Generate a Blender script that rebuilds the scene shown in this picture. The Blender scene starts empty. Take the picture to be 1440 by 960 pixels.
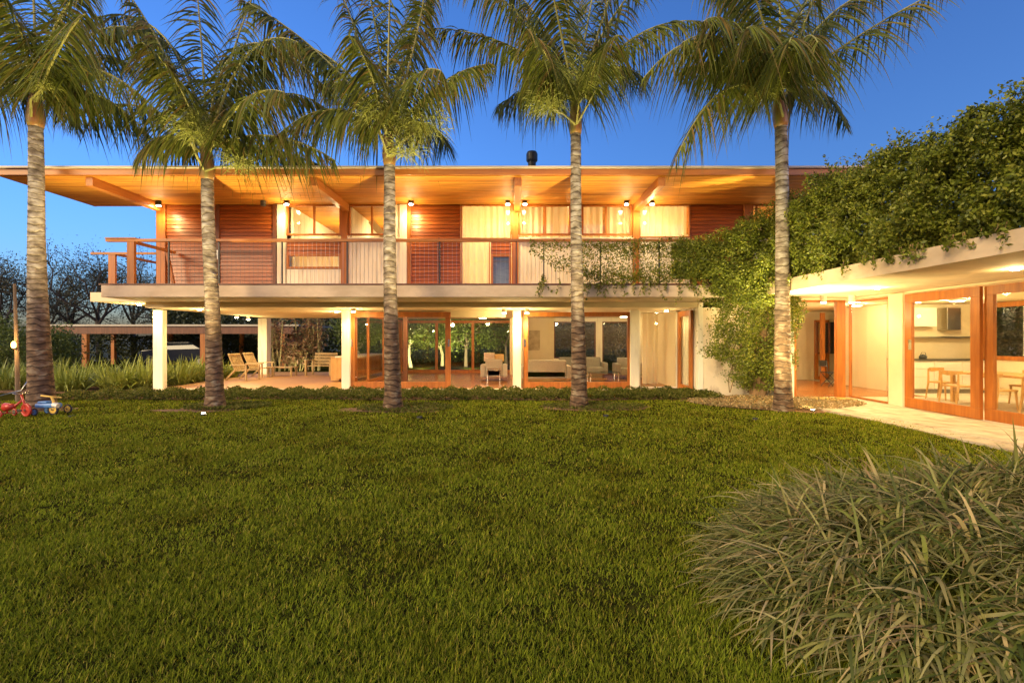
import bpy, math, random
import numpy as np
from mathutils import Vector
rnd = random.Random(7)
rng = np.random.default_rng(7)
R = math.radians
C = bpy.context.scene.collection
sc = bpy.context.scene

# ---------------------------------------------------------------- camera, sky, sun, exposure
F = 680.0; HZ = 476.0; CH = 1.6
cam = bpy.data.cameras.new('camera'); camo = bpy.data.objects.new('camera', cam); C.objects.link(camo)
camo.location = (0, 0, CH); camo.rotation_euler = (R(90), 0, 0)
cam.sensor_width = 36; cam.lens = 36 * F / 1440; cam.shift_y = -4 / 1440; cam.clip_start = .05; cam.clip_end = 3000
sc.camera = camo
w = bpy.data.worlds.new('World'); sc.world = w; w.use_nodes = True
nt = w.node_tree; nt.nodes.clear()
sky = nt.nodes.new('ShaderNodeTexSky'); sky.sky_type = 'NISHITA'; sky.sun_disc = False
SUN_EL, SUN_AZ = R(4), R(-135)
sky.sun_elevation = SUN_EL; sky.sun_rotation = -SUN_AZ      # the sky node turns the other way round: glow on the left, like the lamp
sky.air_density = 1.0; sky.dust_density = 1.6; sky.ozone_density = 4.2
mul = nt.nodes.new('ShaderNodeMix'); mul.data_type = 'RGBA'; mul.blend_type = 'MULTIPLY'; mul.inputs[0].default_value = 1
mul.inputs[7].default_value = (1.0, 0.88, 1.10, 1)
bg = nt.nodes.new('ShaderNodeBackground'); bg.inputs[1].default_value = 0.15
wo = nt.nodes.new('ShaderNodeOutputWorld')
nt.links.new(sky.outputs[0], mul.inputs[6]); nt.links.new(mul.outputs[2], bg.inputs[0]); nt.links.new(bg.outputs[0], wo.inputs[0])
sl = bpy.data.lights.new('sun', 'SUN'); sl.energy = 1.5; sl.angle = R(34); sl.color = (1, .76, .42)
so = bpy.data.objects.new('sun', sl); C.objects.link(so)
sd = Vector((math.sin(SUN_AZ) * math.cos(R(25)), math.cos(SUN_AZ) * math.cos(R(25)), math.sin(R(25))))
so.rotation_euler = (-sd).to_track_quat('-Z', 'Y').to_euler(); so.location = (-30, -20, 20)
sc.view_settings.view_transform = 'Standard'; sc.view_settings.look = 'None'
sc.view_settings.exposure = 1.75; sc.view_settings.gamma = 1
sc.render.engine = 'CYCLES'
sc.cycles.max_bounces = 8; sc.cycles.transparent_max_bounces = 24
try: sc.cycles.sample_clamp_indirect = 4
except Exception: pass
LS = 0.42
WARM = (1, .75, .32); WARM2 = (1, .79, .40)
def X(px, Y): return (px - 720) / F * Y
def Z(py, Y): return CH - (py - HZ) / F * Y
def at(px, py, Y): return Vector((X(px, Y), Y, Z(py, Y)))

# ---------------------------------------------------------------- materials
def mat(name, col, rough=.6, metal=0, spec=.5):
    m = bpy.data.materials.new(name); m.use_nodes = True
    b = m.node_tree.nodes['Principled BSDF']
    b.inputs['Base Color'].default_value = (*col, 1); b.inputs['Roughness'].default_value = rough
    b.inputs['Metallic'].default_value = metal; b.inputs['Specular IOR Level'].default_value = spec
    return m
def N(m, t, **kw):
    n = m.node_tree.nodes.new(t)
    for k, v in kw.items(): setattr(n, k, v)
    return n
def L(m, a, b): m.node_tree.links.new(a, b)
def ramp(m, stops):
    r = N(m, 'ShaderNodeValToRGB'); e = r.color_ramp.elements
    while len(e) < len(stops): e.new(.5)
    for i, (p, c) in enumerate(stops): e[i].position = p; e[i].color = (*c, 1)
    return r
def noisy(name, c1, c2, scale=(3, 3, 3), rough=.6, detail=6, bump=.2, bdist=.01, c3=None, spec=.5, lo=.3, hi=.7):
    m = mat(name, c1, rough, spec=spec); b = m.node_tree.nodes['Principled BSDF']
    tc = N(m, 'ShaderNodeTexCoord'); mp = N(m, 'ShaderNodeMapping'); mp.inputs['Scale'].default_value = scale
    no = N(m, 'ShaderNodeTexNoise'); no.inputs['Scale'].default_value = 1; no.inputs['Detail'].default_value = detail
    no.inputs['Roughness'].default_value = .62
    L(m, tc.outputs['Object'], mp.inputs[0]); L(m, mp.outputs[0], no.inputs[0])
    st = [(lo, c1), (hi, c2)] if c3 is None else [(lo, c1), ((lo + hi) / 2, c3), (hi, c2)]
    r = ramp(m, st); L(m, no.outputs[0], r.inputs[0]); L(m, r.outputs[0], b.inputs['Base Color'])
    if bump:
        bp = N(m, 'ShaderNodeBump'); bp.inputs['Strength'].default_value = bump; bp.inputs['Distance'].default_value = bdist
        L(m, no.outputs[0], bp.inputs['Height']); L(m, bp.outputs[0], b.inputs['Normal'])
    rr = N(m, 'ShaderNodeMapRange'); rr.inputs[3].default_value = max(.05, rough - .12); rr.inputs[4].default_value = min(1, rough + .15)
    L(m, no.outputs[0], rr.inputs[0]); L(m, rr.outputs[0], b.inputs['Roughness'])
    return m
def island(name, cols, rough=.55, trans=.3, noise=None, spec=.4, tscale=1.0):
    """plant material: colour differs from leaf to leaf"""
    m = mat(name, cols[0], rough, spec=spec); b = m.node_tree.nodes['Principled BSDF']
    g = N(m, 'ShaderNodeNewGeometry')
    st = [(i / (len(cols) - 1), c) for i, c in enumerate(cols)]
    r = ramp(m, st); L(m, g.outputs['Random Per Island'], r.inputs[0])
    out = r.outputs[0]
    if noise:
        tc = N(m, 'ShaderNodeTexCoord'); no = N(m, 'ShaderNodeTexNoise'); no.inputs['Scale'].default_value = noise[0]; no.inputs['Detail'].default_value = 4
        L(m, tc.outputs['Object'], no.inputs[0])
        r2 = ramp(m, [(.33, noise[1]), (.42, tuple((a + b) / 2 for a, b in zip(noise[1], noise[2]))), (.62, noise[2])]); L(m, no.outputs[0], r2.inputs[0])
        mx = N(m, 'ShaderNodeMix', data_type='RGBA', blend_type='MULTIPLY'); mx.inputs[0].default_value = 1
        L(m, out, mx.inputs[6]); L(m, r2.outputs[0], mx.inputs[7]); out = mx.outputs[2]
    L(m, out, b.inputs['Base Color'])
    if trans:
        t = N(m, 'ShaderNodeBsdfTranslucent'); ms = N(m, 'ShaderNodeMixShader'); ms.inputs[0].default_value = trans
        L(m, out, t.inputs[0]); L(m, b.outputs[0], ms.inputs[1]); L(m, t.outputs[0], ms.inputs[2])
        L(m, ms.outputs[0], m.node_tree.nodes['Material Output'].inputs[0])
    return m
def emis(name, col, s):
    m = mat(name, col); b = m.node_tree.nodes['Principled BSDF']
    b.inputs['Emission Color'].default_value = (*col, 1); b.inputs['Emission Strength'].default_value = s
    return m
def glassm(name, tint=(1, 1, 1)):
    m = bpy.data.materials.new(name); m.use_nodes = True; n = m.node_tree; n.nodes.clear()
    o = n.nodes.new('ShaderNodeOutputMaterial'); t = n.nodes.new('ShaderNodeBsdfTransparent'); g = n.nodes.new('ShaderNodeBsdfGlossy')
    lw = n.nodes.new('ShaderNodeLayerWeight'); pw = n.nodes.new('ShaderNodeMath'); pw.operation = 'POWER'; pw.inputs[1].default_value = 5
    f = n.nodes.new('ShaderNodeMath'); f.operation = 'MULTIPLY_ADD'; f.inputs[1].default_value = .9; f.inputs[2].default_value = .035
    n.links.new(lw.outputs['Facing'], pw.inputs[0]); n.links.new(pw.outputs[0], f.inputs[0]); ms = n.nodes.new('ShaderNodeMixShader')
    t.inputs[0].default_value = (*tint, 1); g.inputs['Roughness'].default_value = .01
    n.links.new(f.outputs[0], ms.inputs[0]); n.links.new(t.outputs[0], ms.inputs[1]); n.links.new(g.outputs[0], ms.inputs[2]); n.links.new(ms.outputs[0], o.inputs[0])
    return m
M = {}
M['woodx'] = noisy('wood_along', (.32, .10, .016), (.50, .19, .032), (1.2, 14, 14), .42, bump=.12, c3=(.40, .14, .022))
M['woodz'] = noisy('wood_upright', (.30, .085, .012), (.48, .165, .026), (14, 14, 1.2), .42, bump=.12, c3=(.38, .12, .018))
M['woody'] = noisy('wood_deep', (.34, .11, .018), (.52, .20, .035), (14, 1.2, 14), .42, bump=.12)
M['darkwood'] = noisy('dark_stained_wood', (.10, .03, .012), (.2, .07, .03), (14, 14, 1.2), .4, bump=.1)
def plank(name, cols, rough, axis_scale):
    m = island(name, cols, rough, 0, spec=.5); b = m.node_tree.nodes['Principled BSDF']
    src = b.inputs['Base Color'].links[0].from_socket
    tc = N(m, 'ShaderNodeTexCoord'); mp = N(m, 'ShaderNodeMapping'); mp.inputs['Scale'].default_value = axis_scale
    no = N(m, 'ShaderNodeTexNoise'); no.inputs['Scale'].default_value = 1; no.inputs['Detail'].default_value = 7
    L(m, tc.outputs['Object'], mp.inputs[0]); L(m, mp.outputs[0], no.inputs[0])
    r = ramp(m, [(.3, (.62, .55, .5)), (.7, (1.1, 1.1, 1.1))]); L(m, no.outputs[0], r.inputs[0])
    mx = N(m, 'ShaderNodeMix', data_type='RGBA', blend_type='MULTIPLY'); mx.inputs[0].default_value = 1
    L(m, src, mx.inputs[6]); L(m, r.outputs[0], mx.inputs[7]); L(m, mx.outputs[2], b.inputs['Base Color'])
    bp = N(m, 'ShaderNodeBump'); bp.inputs['Strength'].default_value = .15; bp.inputs['Distance'].default_value = .005
    L(m, no.outputs[0], bp.inputs['Height']); L(m, bp.outputs[0], b.inputs['Normal'])
    return m
M['soffit'] = plank('soffit_planks', [(.54, .20, .02), (.68, .29, .035), (.60, .24, .026), (.74, .35, .045)], .6, (1, 18, 18))
M['siding'] = plank('siding_planks', [(.28, .065, .014), (.38, .10, .018), (.32, .08, .016), (.44, .125, .022)], .36, (1.5, 18, 18))
M['decking'] = plank('floor_planks', [(.38, .14, .035), (.46, .18, .05), (.42, .16, .04)], .25, (1, 20, 20))
M['plaster'] = noisy('cream_plaster', (.72, .58, .36), (.82, .69, .46), (.9, .9, .9), .8, bump=.12, bdist=.01)
M['concrete'] = noisy('slab_concrete', (.50, .37, .23), (.68, .52, .34), (1.1, 1.1, 2.2), .8, bump=.25, detail=9, lo=.36, hi=.62)
M['white'] = noisy('cream_paint', (.60, .52, .39), (.84, .77, .62), (5, 5, .7), .65, bump=.08, detail=9, lo=.30, hi=.50)
M['stain'] = noisy('weathered_plaster', (.46, .36, .26), (.76, .63, .46), (2.2, 2.2, 1.6), .85, bump=.2, lo=.36, hi=.5)
M['glass'] = glassm('window_glass', (.97, .97, .95))
M['metal'] = mat('brushed_metal', (.5, .48, .44), .3, 1)
M['chrome'] = mat('chrome', (.8, .8, .8), .12, 1)
M['black'] = noisy('black_metal', (.02, .02, .022), (.05, .05, .055), (6, 6, 6), .45, bump=.05)
M['flash'] = noisy('zinc_flashing', (.42, .36, .28), (.58, .50, .38), (1, 4, 4), .5, bump=.05)
M['stone'] = noisy('pale_stone', (.52, .44, .32), (.68, .60, .46), (2.5, 2.5, 2.5), .75, bump=.3)
M['terra'] = noisy('terracotta_floor', (.48, .24, .09), (.62, .36, .16), (.8, .8, .8), .5, bump=.1)
M['mulch'] = noisy('mulch', (.09, .045, .022), (.28, .15, .07), (25, 25, 25), .95, bump=1, bdist=.04)
M['soil'] = noisy('lawn_soil', (.022, .020, .005), (.06, .055, .010), (9, 9, 9), 1.0, bump=.8, bdist=.03, c3=(.035, .035, .007), spec=.0)
M['far'] = noisy('rough_ground', (.03, .04, .012), (.07, .075, .025), (.4, .4, .4), .95, bump=0)
M['curtain'] = noisy('curtain_cloth', (.80, .72, .55), (.88, .80, .64), (5, 5, .6), .85, bump=0)
def add_trans(m, f, col):
    n = m.node_tree; b = n.nodes['Principled BSDF']; t = N(m, 'ShaderNodeBsdfTranslucent'); t.inputs[0].default_value = (*col, 1)
    ms = N(m, 'ShaderNodeMixShader'); ms.inputs[0].default_value = f
    L(m, b.outputs[0], ms.inputs[1]); L(m, t.outputs[0], ms.inputs[2]); L(m, ms.outputs[0], n.nodes['Material Output'].inputs[0])
add_trans(M['curtain'], .55, (.95, .82, .58))
M['lens'] = emis('lit_lens', (1, .86, .6), 25)
M['teak'] = noisy('teak', (.38, .24, .10), (.58, .42, .20), (9, 9, 9), .55, bump=.1)
M['oak'] = noisy('light_oak', (.52, .28, .09), (.70, .42, .15), (8, 8, 2), .4, bump=.05)
M['fabric'] = noisy('beige_fabric', (.40, .33, .25), (.52, .44, .34), (30, 30, 30), .9, bump=.3)
M['greyfab'] = noisy('grey_fabric', (.22, .19, .15), (.32, .28, .22), (30, 30, 30), .9, bump=.3)
M['pinkfab'] = noisy('patterned_fabric', (.55, .30, .20), (.75, .65, .5), (22, 22, 22), .9, bump=.2)
M['cab'] = noisy('cabinet_lacquer', (.74, .68, .56), (.80, .75, .63), (1, 1, 1), .3, bump=0)
M['worktop'] = mat('dark_worktop', (.06, .055, .05), .25)
M['redp'] = noisy('red_paint', (.42, .03, .02), (.55, .06, .03), (12, 12, 12), .35, bump=.05)
M['bluep'] = noisy('blue_plastic', (.05, .16, .42), (.12, .30, .6), (12, 12, 12), .4, bump=.05)
M['yellowp'] = noisy('yellow_plastic', (.75, .42, .05), (.8, .55, .12), (12, 12, 12), .4, bump=.05)
M['rubber'] = noisy('rubber', (.02, .02, .02), (.045, .04, .04), (20, 20, 20), .8, bump=.2)
M['carpaint'] = mat('car_paint', (.015, .018, .03), .2)
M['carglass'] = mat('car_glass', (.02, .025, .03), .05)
M['picture'] = noisy('picture_canvas', (.30, .22, .12), (.62, .5, .34), (5, 5, 5), .8, bump=0)
M['doormat'] = noisy('doormat_fibre', (.45, .28, .06), (.62, .42, .12), (40, 40, 40), .95, bump=.6)
# plants
M['blade'] = island('grass_blade', [(.075, .10, .012), (.17, .22, .020), (.28, .34, .028), (.12, .165, .015), (.23, .29, .024), (.42, .36, .08)], .8, .35, (1.3, (.80, .68, .60), (1.15, 1.1, .95)), spec=.0)
M['mound'] = island('striped_grass', [(.04, .055, .012), (.17, .19, .04), (.46, .40, .15), (.08, .11, .018), (.60, .45, .20), (.06, .09, .012), (.28, .30, .06), (.34, .22, .10)], .6, .25, spec=.2)
M['agap'] = island('strap_leaf', [(.14, .18, .02), (.24, .28, .04), (.34, .37, .08), (.18, .22, .03)], .5, .25)
M['cover'] = island('ground_cover_leaf', [(.04, .06, .008), (.09, .11, .014), (.14, .14, .03), (.18, .16, .05)], .75, .25, spec=.1)
M['frond'] = island('palm_leaflet', [(.04, .058, .008), (.10, .125, .014), (.18, .205, .022), (.055, .075, .010), (.13, .15, .018), (.22, .15, .04), (.08, .10, .013), (.26, .27, .04)], .55, .38)
M['rachis'] = noisy('palm_rachis', (.22, .22, .06), (.32, .30, .09), (6, 6, 6), .5, bump=.05)
M['shaft'] = noisy('crownshaft', (.30, .10, .04), (.22, .20, .05), (9, 9, 1.8), .45, bump=.1, c3=(.30, .16, .05))
M['flower'] = island('flower_strand', [(.34, .38, .07), (.44, .46, .12), (.28, .32, .06)], .6, .3)
M['vine'] = island('vine_leaf', [(.06, .08, .008), (.12, .15, .012), (.21, .25, .02), (.08, .10, .009), (.34, .34, .045), (.16, .19, .016)], .5, .3)
M['vstem'] = noisy('vine_stem', (.16, .09, .04), (.30, .18, .08), (12, 12, 4), .85, bump=.6)
M['tleaf'] = island('tree_leaf', [(.03, .035, .018), (.05, .055, .025), (.07, .065, .03)], .6, .2)
M['gleaf'] = island('garden_leaf', [(.07, .10, .015), (.12, .16, .03), (.16, .2, .04)], .5, .35)
M['hleaf'] = island('hedge_leaf', [(.02, .028, .008), (.035, .045, .012), (.05, .06, .015)], .6, .2)
M['rleaf'] = island('red_leaf', [(.22, .09, .05), (.30, .16, .09), (.20, .18, .06), (.36, .24, .16)], .5, .3)
M['bark'] = noisy('bark', (.10, .07, .045), (.2, .15, .10), (8, 8, 2), .9, bump=.6)
M['pbark'] = noisy('pale_bark', (.42, .36, .22), (.6, .54, .36), (8, 8, 2), .8, bump=.3)
M['dbark'] = noisy('dark_bark', (.03, .022, .016), (.06, .045, .032), (8, 8, 2), .9, bump=.3)
M['litter'] = island('fallen_leaf', [(.25, .15, .06), (.38, .26, .12), (.16, .13, .04), (.44, .34, .18)], .8, .1)
M['cane'] = noisy('cane_stem', (.26, .22, .08), (.42, .36, .15), (9, 9, 12), .6, bump=.1)
def trunk_mat():
    m = mat('ringed_trunk', (.4, .36, .28), .85); b = m.node_tree.nodes['Principled BSDF']
    tc = N(m, 'ShaderNodeTexCoord'); sp = N(m, 'ShaderNodeSeparateXYZ'); L(m, tc.outputs['Object'], sp.inputs[0])
    oi = N(m, 'ShaderNodeObjectInfo'); va = N(m, 'ShaderNodeVectorMath', operation='ADD'); of = N(m, 'ShaderNodeMath', operation='MULTIPLY'); of.inputs[1].default_value = 37; L(m, oi.outputs['Random'], of.inputs[0]); L(m, tc.outputs['Object'], va.inputs[0]); L(m, of.outputs[0], va.inputs[1])
    mp = N(m, 'ShaderNodeMapping'); mp.inputs['Scale'].default_value = (5, 5, 9); L(m, va.outputs[0], mp.inputs[0])
    no = N(m, 'ShaderNodeTexNoise'); no.inputs['Scale'].default_value = 1; no.inputs['Detail'].default_value = 6; L(m, mp.outputs[0], no.inputs[0])
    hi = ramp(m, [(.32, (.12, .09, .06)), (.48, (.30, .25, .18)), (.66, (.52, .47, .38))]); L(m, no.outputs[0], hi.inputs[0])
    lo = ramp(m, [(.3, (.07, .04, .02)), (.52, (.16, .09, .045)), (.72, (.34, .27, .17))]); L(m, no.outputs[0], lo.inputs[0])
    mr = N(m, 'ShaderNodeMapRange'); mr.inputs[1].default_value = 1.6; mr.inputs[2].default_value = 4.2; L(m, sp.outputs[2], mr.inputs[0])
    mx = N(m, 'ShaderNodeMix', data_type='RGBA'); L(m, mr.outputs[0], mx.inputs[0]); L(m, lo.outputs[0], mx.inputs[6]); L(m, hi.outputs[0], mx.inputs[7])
    n2 = N(m, 'ShaderNodeTexNoise'); n2.inputs['Scale'].default_value = 2.2; n2.inputs['Detail'].default_value = 4; L(m, va.outputs[0], n2.inputs[0]); n3 = N(m, 'ShaderNodeMath', operation='MULTIPLY'); n3.inputs[1].default_value = 2.6; L(m, n2.outputs[0], n3.inputs[0])
    wv = N(m, 'ShaderNodeMath', operation='MULTIPLY_ADD'); wv.inputs[1].default_value = 7.4; L(m, sp.outputs[2], wv.inputs[0]); L(m, n3.outputs[0], wv.inputs[2])
    fr = N(m, 'ShaderNodeMath', operation='FRACT'); L(m, wv.outputs[0], fr.inputs[0])
    rr = ramp(m, [(0, (.30, .27, .24)), (.13, (.42, .38, .34)), (.22, (1, 1, 1)), (1, (.86, .86, .86))]); L(m, fr.outputs[0], rr.inputs[0])
    m2 = N(m, 'ShaderNodeMix', data_type='RGBA', blend_type='MULTIPLY'); m2.inputs[0].default_value = 1
    L(m, mx.outputs[2], m2.inputs[6]); L(m, rr.outputs[0], m2.inputs[7]); L(m, m2.outputs[2], b.inputs['Base Color'])
    bp = N(m, 'ShaderNodeBump'); bp.inputs['Strength'].default_value = .8; bp.inputs['Distance'].default_value = .03
    ad = N(m, 'ShaderNodeMath', operation='ADD'); L(m, no.outputs[0], ad.inputs[0]); L(m, rr.outputs[0], ad.inputs[1])
    L(m, ad.outputs[0], bp.inputs['Height']); L(m, bp.outputs[0], b.inputs['Normal'])
    return m
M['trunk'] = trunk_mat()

# ---------------------------------------------------------------- building helpers
ORG = {}
def tag(o, label=None, cat=None, group=None, kind=None):
    if label: o['label'] = label
    if cat: o['category'] = cat
    if group: o['group'] = group
    if kind: o['kind'] = kind
    return o
def thing(name, loc, label, cat, group=None):
    o = bpy.data.objects.new(name, None); C.objects.link(o); o.location = loc; o.empty_display_size = .2
    ORG[o.name] = Vector(loc); return tag(o, label, cat, group)
def link(name, me, parent=None, org=None):
    o = bpy.data.objects.new(name, me); C.objects.link(o)
    if parent is not None:
        o.parent = parent; ORG[o.name] = ORG[parent.name]
    else:
        ORG[o.name] = Vector(org) if org is not None else Vector((0, 0, 0)); o.location = ORG[o.name]
    return o
class MB:
    def __init__(s): s.v = []; s.f = []
    def box(s, x0, x1, y0, y1, z0, z1):
        n = len(s.v); s.v += [(x0,y0,z0),(x1,y0,z0),(x1,y1,z0),(x0,y1,z0),(x0,y0,z1),(x1,y0,z1),(x1,y1,z1),(x0,y1,z1)]
        s.f += [tuple(n + i for i in q) for q in ((0,3,2,1),(4,5,6,7),(0,1,5,4),(1,2,6,5),(2,3,7,6),(3,0,4,7))]; return s
    def bar(s, a, b, w, h=None, up=(0, 0, 1)):
        a = Vector(a); b = Vector(b); h = h or w; t = (b - a).normalized(); up = Vector(up)
        if abs(t.dot(up)) > .95: up = Vector((0, 1, 0))
        x = t.cross(up).normalized() * (w / 2); y = x.cross(t).normalized() * (h / 2); n = len(s.v)
        for p in (a, b): s.v += [tuple(p - x - y), tuple(p + x - y), tuple(p + x + y), tuple(p - x + y)]
        s.f += [tuple(n + i for i in q) for q in ((0,3,2,1),(4,5,6,7),(0,1,5,4),(1,2,6,5),(2,3,7,6),(3,0,4,7))]; return s
    def tube(s, pts, rad, k=8, caps=True):
        pts = [Vector(p) for p in pts]; n0 = len(s.v)
        if not hasattr(rad, '__len__'): rad = [rad] * len(pts)
        ref = None
        for i, p in enumerate(pts):
            t = (pts[min(i + 1, len(pts) - 1)] - pts[max(i - 1, 0)]).normalized()
            if ref is None: ref = Vector((0, 0, 1)) if abs(t.z) < .9 else Vector((1, 0, 0))
            u = (ref - t * ref.dot(t)).normalized(); v = t.cross(u); ref = u
            for j in range(k):
                a = 2 * math.pi * j / k; s.v.append(tuple(p + (u * math.cos(a) + v * math.sin(a)) * rad[i]))
        for i in range(len(pts) - 1):
            for j in range(k):
                a = n0 + i * k + j; b = n0 + i * k + (j + 1) % k; s.f.append((a, b, b + k, a + k))
        if caps: s.f.append(tuple(n0 + j for j in range(k))[::-1]); s.f.append(tuple(n0 + (len(pts) - 1) * k + j for j in range(k)))
        return s
    def prism(s, poly, z0, z1):
        n = len(s.v); k = len(poly)
        s.v += [(p[0], p[1], z0) for p in poly] + [(p[0], p[1], z1) for p in poly]
        s.f.append(tuple(n + i for i in range(k))[::-1]); s.f.append(tuple(n + k + i for i in range(k)))
        for i in range(k): j = (i + 1) % k; s.f.append((n + i, n + j, n + k + j, n + k + i))
        return s
    def torus(s, c, ax, r, t, k=20, m=8):
        c = Vector(c); ax = Vector(ax).normalized(); u = ax.orthogonal().normalized(); v = ax.cross(u); n = len(s.v)
        for i in range(k):
            a = 2 * math.pi * i / k; d = u * math.cos(a) + v * math.sin(a)
            for j in range(m):
                b = 2 * math.pi * j / m; s.v.append(tuple(c + d * (r + t * math.cos(b)) + ax * (t * math.sin(b))))
        for i in range(k):
            for j in range(m):
                s.f.append((n + i*m + j, n + ((i+1) % k)*m + j, n + ((i+1) % k)*m + (j+1) % m, n + i*m + (j+1) % m))
        return s
    def xform(s, fn): s.v = [tuple(fn(Vector(p))) for p in s.v]; return s
    def build(s, name, m, parent=None, org=None, smooth=False, bevel=0):
        o0 = ORG[parent.name] if parent is not None else (Vector(org) if org is not None else Vector((0, 0, 0)))
        me = bpy.data.meshes.new(name); me.from_pydata([tuple(Vector(p) - o0) for p in s.v], [], s.f); me.materials.append(m)
        if smooth: me.polygons.foreach_set('use_smooth', [True] * len(me.polygons))
        o = link(name, me, parent, org)
        if bevel:
            b = o.modifiers.new('bevel', 'BEVEL'); b.width = bevel; b.segments = 2; b.limit_method = 'ANGLE'
        return o
def npmesh(name, V, Fq, m, parent=None, org=None, smooth=False):
    """V (n,3), Fq list of index arrays (k,3) or (k,4)"""
    o0 = ORG[parent.name] if parent is not None else (Vector(org) if org is not None else Vector((0, 0, 0)))
    V = V - np.array(o0); me = bpy.data.meshes.new(name)
    me.vertices.add(len(V)); me.vertices.foreach_set('co', V.astype(np.float32).ravel())
    loops = np.concatenate([f.ravel() for f in Fq]); sizes = np.concatenate([np.full(len(f), f.shape[1]) for f in Fq])
    me.loops.add(len(loops)); me.loops.foreach_set('vertex_index', loops.astype(np.int32))
    me.polygons.add(len(sizes)); st = np.concatenate([[0], np.cumsum(sizes)[:-1]])
    me.polygons.foreach_set('loop_start', st.astype(np.int32)); me.polygons.foreach_set('loop_total', sizes.astype(np.int32))
    if smooth: me.polygons.foreach_set('use_smooth', np.ones(len(sizes), bool))
    me.materials.append(m); me.update(calc_edges=True)
    return link(name, me, parent, org)
def unit(a): return a / np.maximum(np.linalg.norm(a, axis=-1, keepdims=True), 1e-9)
def ribbons(P, D, W, Ln, Wd, drop, seg=2, widest=.0):
    """P base, D start dir (unit), W width dir, Ln length, Wd half width, drop gravity; returns V, faces"""
    n = len(P); vs = []
    for i in range(seg + 1):
        t = i / seg; c = P + D * (Ln * t)[:, None]; c[:, 2] -= drop * (t ** 2) * Ln
        if i == seg: vs.append(c[:, None, :])
        else:
            wt = (1 - t ** 1.6) * (1 if widest == 0 else min(1, .35 + t / widest))
            o = W * (Wd * wt)[:, None]; vs.append(np.stack([c - o, c + o], 1))
    V = np.concatenate(vs, 1); k = 2 * seg + 1; V = V.reshape(-1, 3); b = np.arange(n)[:, None] * k
    q = [b + np.array([[2*i, 2*i+1, 2*i+3, 2*i+2]]) for i in range(seg - 1)]
    tr = b + np.array([[2*(seg-1), 2*(seg-1)+1, 2*seg]])
    return V, ([np.concatenate(q)] if q else []) + [tr]
def leaves(P, size, up=None, flat=.5, asp=.5):
    """kite shaped leaves at P"""
    n = len(P); d = unit(rng.normal(size=(n, 3)) + np.array([0, 0, -.3])); nn = unit(rng.normal(size=(n, 3)) * (1 - flat) + (np.array([0, 0, 1.]) if up is None else up) * flat)
    s = unit(np.cross(d, nn)); d = unit(np.cross(nn, s)); sz = size * rng.uniform(.6, 1.3, n)
    a = P - d * (sz * .5)[:, None]; b = P + s * (sz * asp * .5)[:, None] - nn * (sz * .08)[:, None]; c = P + d * (sz * .5)[:, None]; e = P - s * (sz * asp * .5)[:, None] - nn * (sz * .08)[:, None]
    V = np.stack([a, b, c, e], 1).reshape(-1, 3); q = np.arange(n)[:, None] * 4 + np.array([[0, 1, 2, 3]])
    return V, [q]
def lamp(name, loc, power, parent=None, typ='POINT', size=.05, col=WARM, rot=None, angle=90, blend=.6):
    l = bpy.data.lights.new(name, typ); l.energy = power * LS; l.color = col
    if typ == 'SPOT': l.spot_size = R(angle); l.spot_blend = blend; l.shadow_soft_size = size
    elif typ == 'AREA': l.shape = 'RECTANGLE'; l.size = size[0]; l.size_y = size[1]
    else: l.shadow_soft_size = size
    o = bpy.data.objects.new(name, l); C.objects.link(o)
    o.location = Vector(loc) - (ORG[parent.name] if parent is not None else Vector((0, 0, 0)))
    if parent is not None: o.parent = parent
    if rot is not None: o.rotation_euler = rot
    return o

# ---------------------------------------------------------------- setting: ground
GF = .05      # ground floor level
MB().box(-600, 600, -40, 1200, -1.0, -.03).build('ground', M['far'])
bpy.data.objects['ground']['kind'] = 'structure'
def grid_sheet(name, x0, x1, y0, y1, z, m, n=80, amp=.012):
    xs = np.linspace(x0, x1, n); ys = np.linspace(y0, y1, n); gx, gy = np.meshgrid(xs, ys)
    gz = z + amp * (np.sin(gx * 1.3 + gy * .7) + np.sin(gy * 1.9 - gx * .4))
    V = np.stack([gx, gy, gz], -1).reshape(-1, 3); i = np.arange(n - 1)[:, None] * n + np.arange(n - 1)[None]; i = i.reshape(-1, 1)
    o = npmesh(name, V, [i + np.array([[0, 1, n + 1, n]])], m, smooth=True); o['kind'] = 'structure'; return o
def gz(x, y): return .012 * (np.sin(x * 1.3 + y * .7) + np.sin(y * 1.9 - x * .4))
grid_sheet('lawn', -30, 9.5, -8, 14.2, -.005, M['soil'], 120)
grid_sheet('back_lawn', -30, 30, 22.6, 60, -.005, M['soil'], 60)
s = MB().prism([(-10.9, 14.5), (5.28, 14.5), (5.28, 22.6), (-11.4, 22.6)], -.2, GF - .004).build('terrace', M['terra']); s['kind'] = 'structure'
s = MB().prism([(-11.5, 14.35), (5.28, 14.35), (5.28, 15.05), (-11.0, 15.05)], -.2, GF).build('terrace_edge', M['stone']); s['kind'] = 'structure'
mb = MB().prism([(7.4, -6), (9.0, -6), (9.0, 12.86), (7.0, 12.86), (6.9, 12.2)], -.2, .032); y_ = -6.0
while y_ < 12.1:
    for xa, xb in ((7.41, 7.93), (7.936, 8.46), (8.466, 8.92)): mb.box(xa, xb, y_ + .003, y_ + .597, .0325, .0452 + random.Random(int(y_ * 100 + xa * 7)).uniform(-.0015, .0015))
    y_ += .6
mb.box(7.02, 8.98, 12.2, 12.84, .0325, .045)
s = mb.build('path', plank('paving_slabs', [(.56, .48, .34), (.64, .56, .42), (.60, .51, .37), (.70, .62, .47)], .8, (4, 4, 4))); s['kind'] = 'structure'

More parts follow.
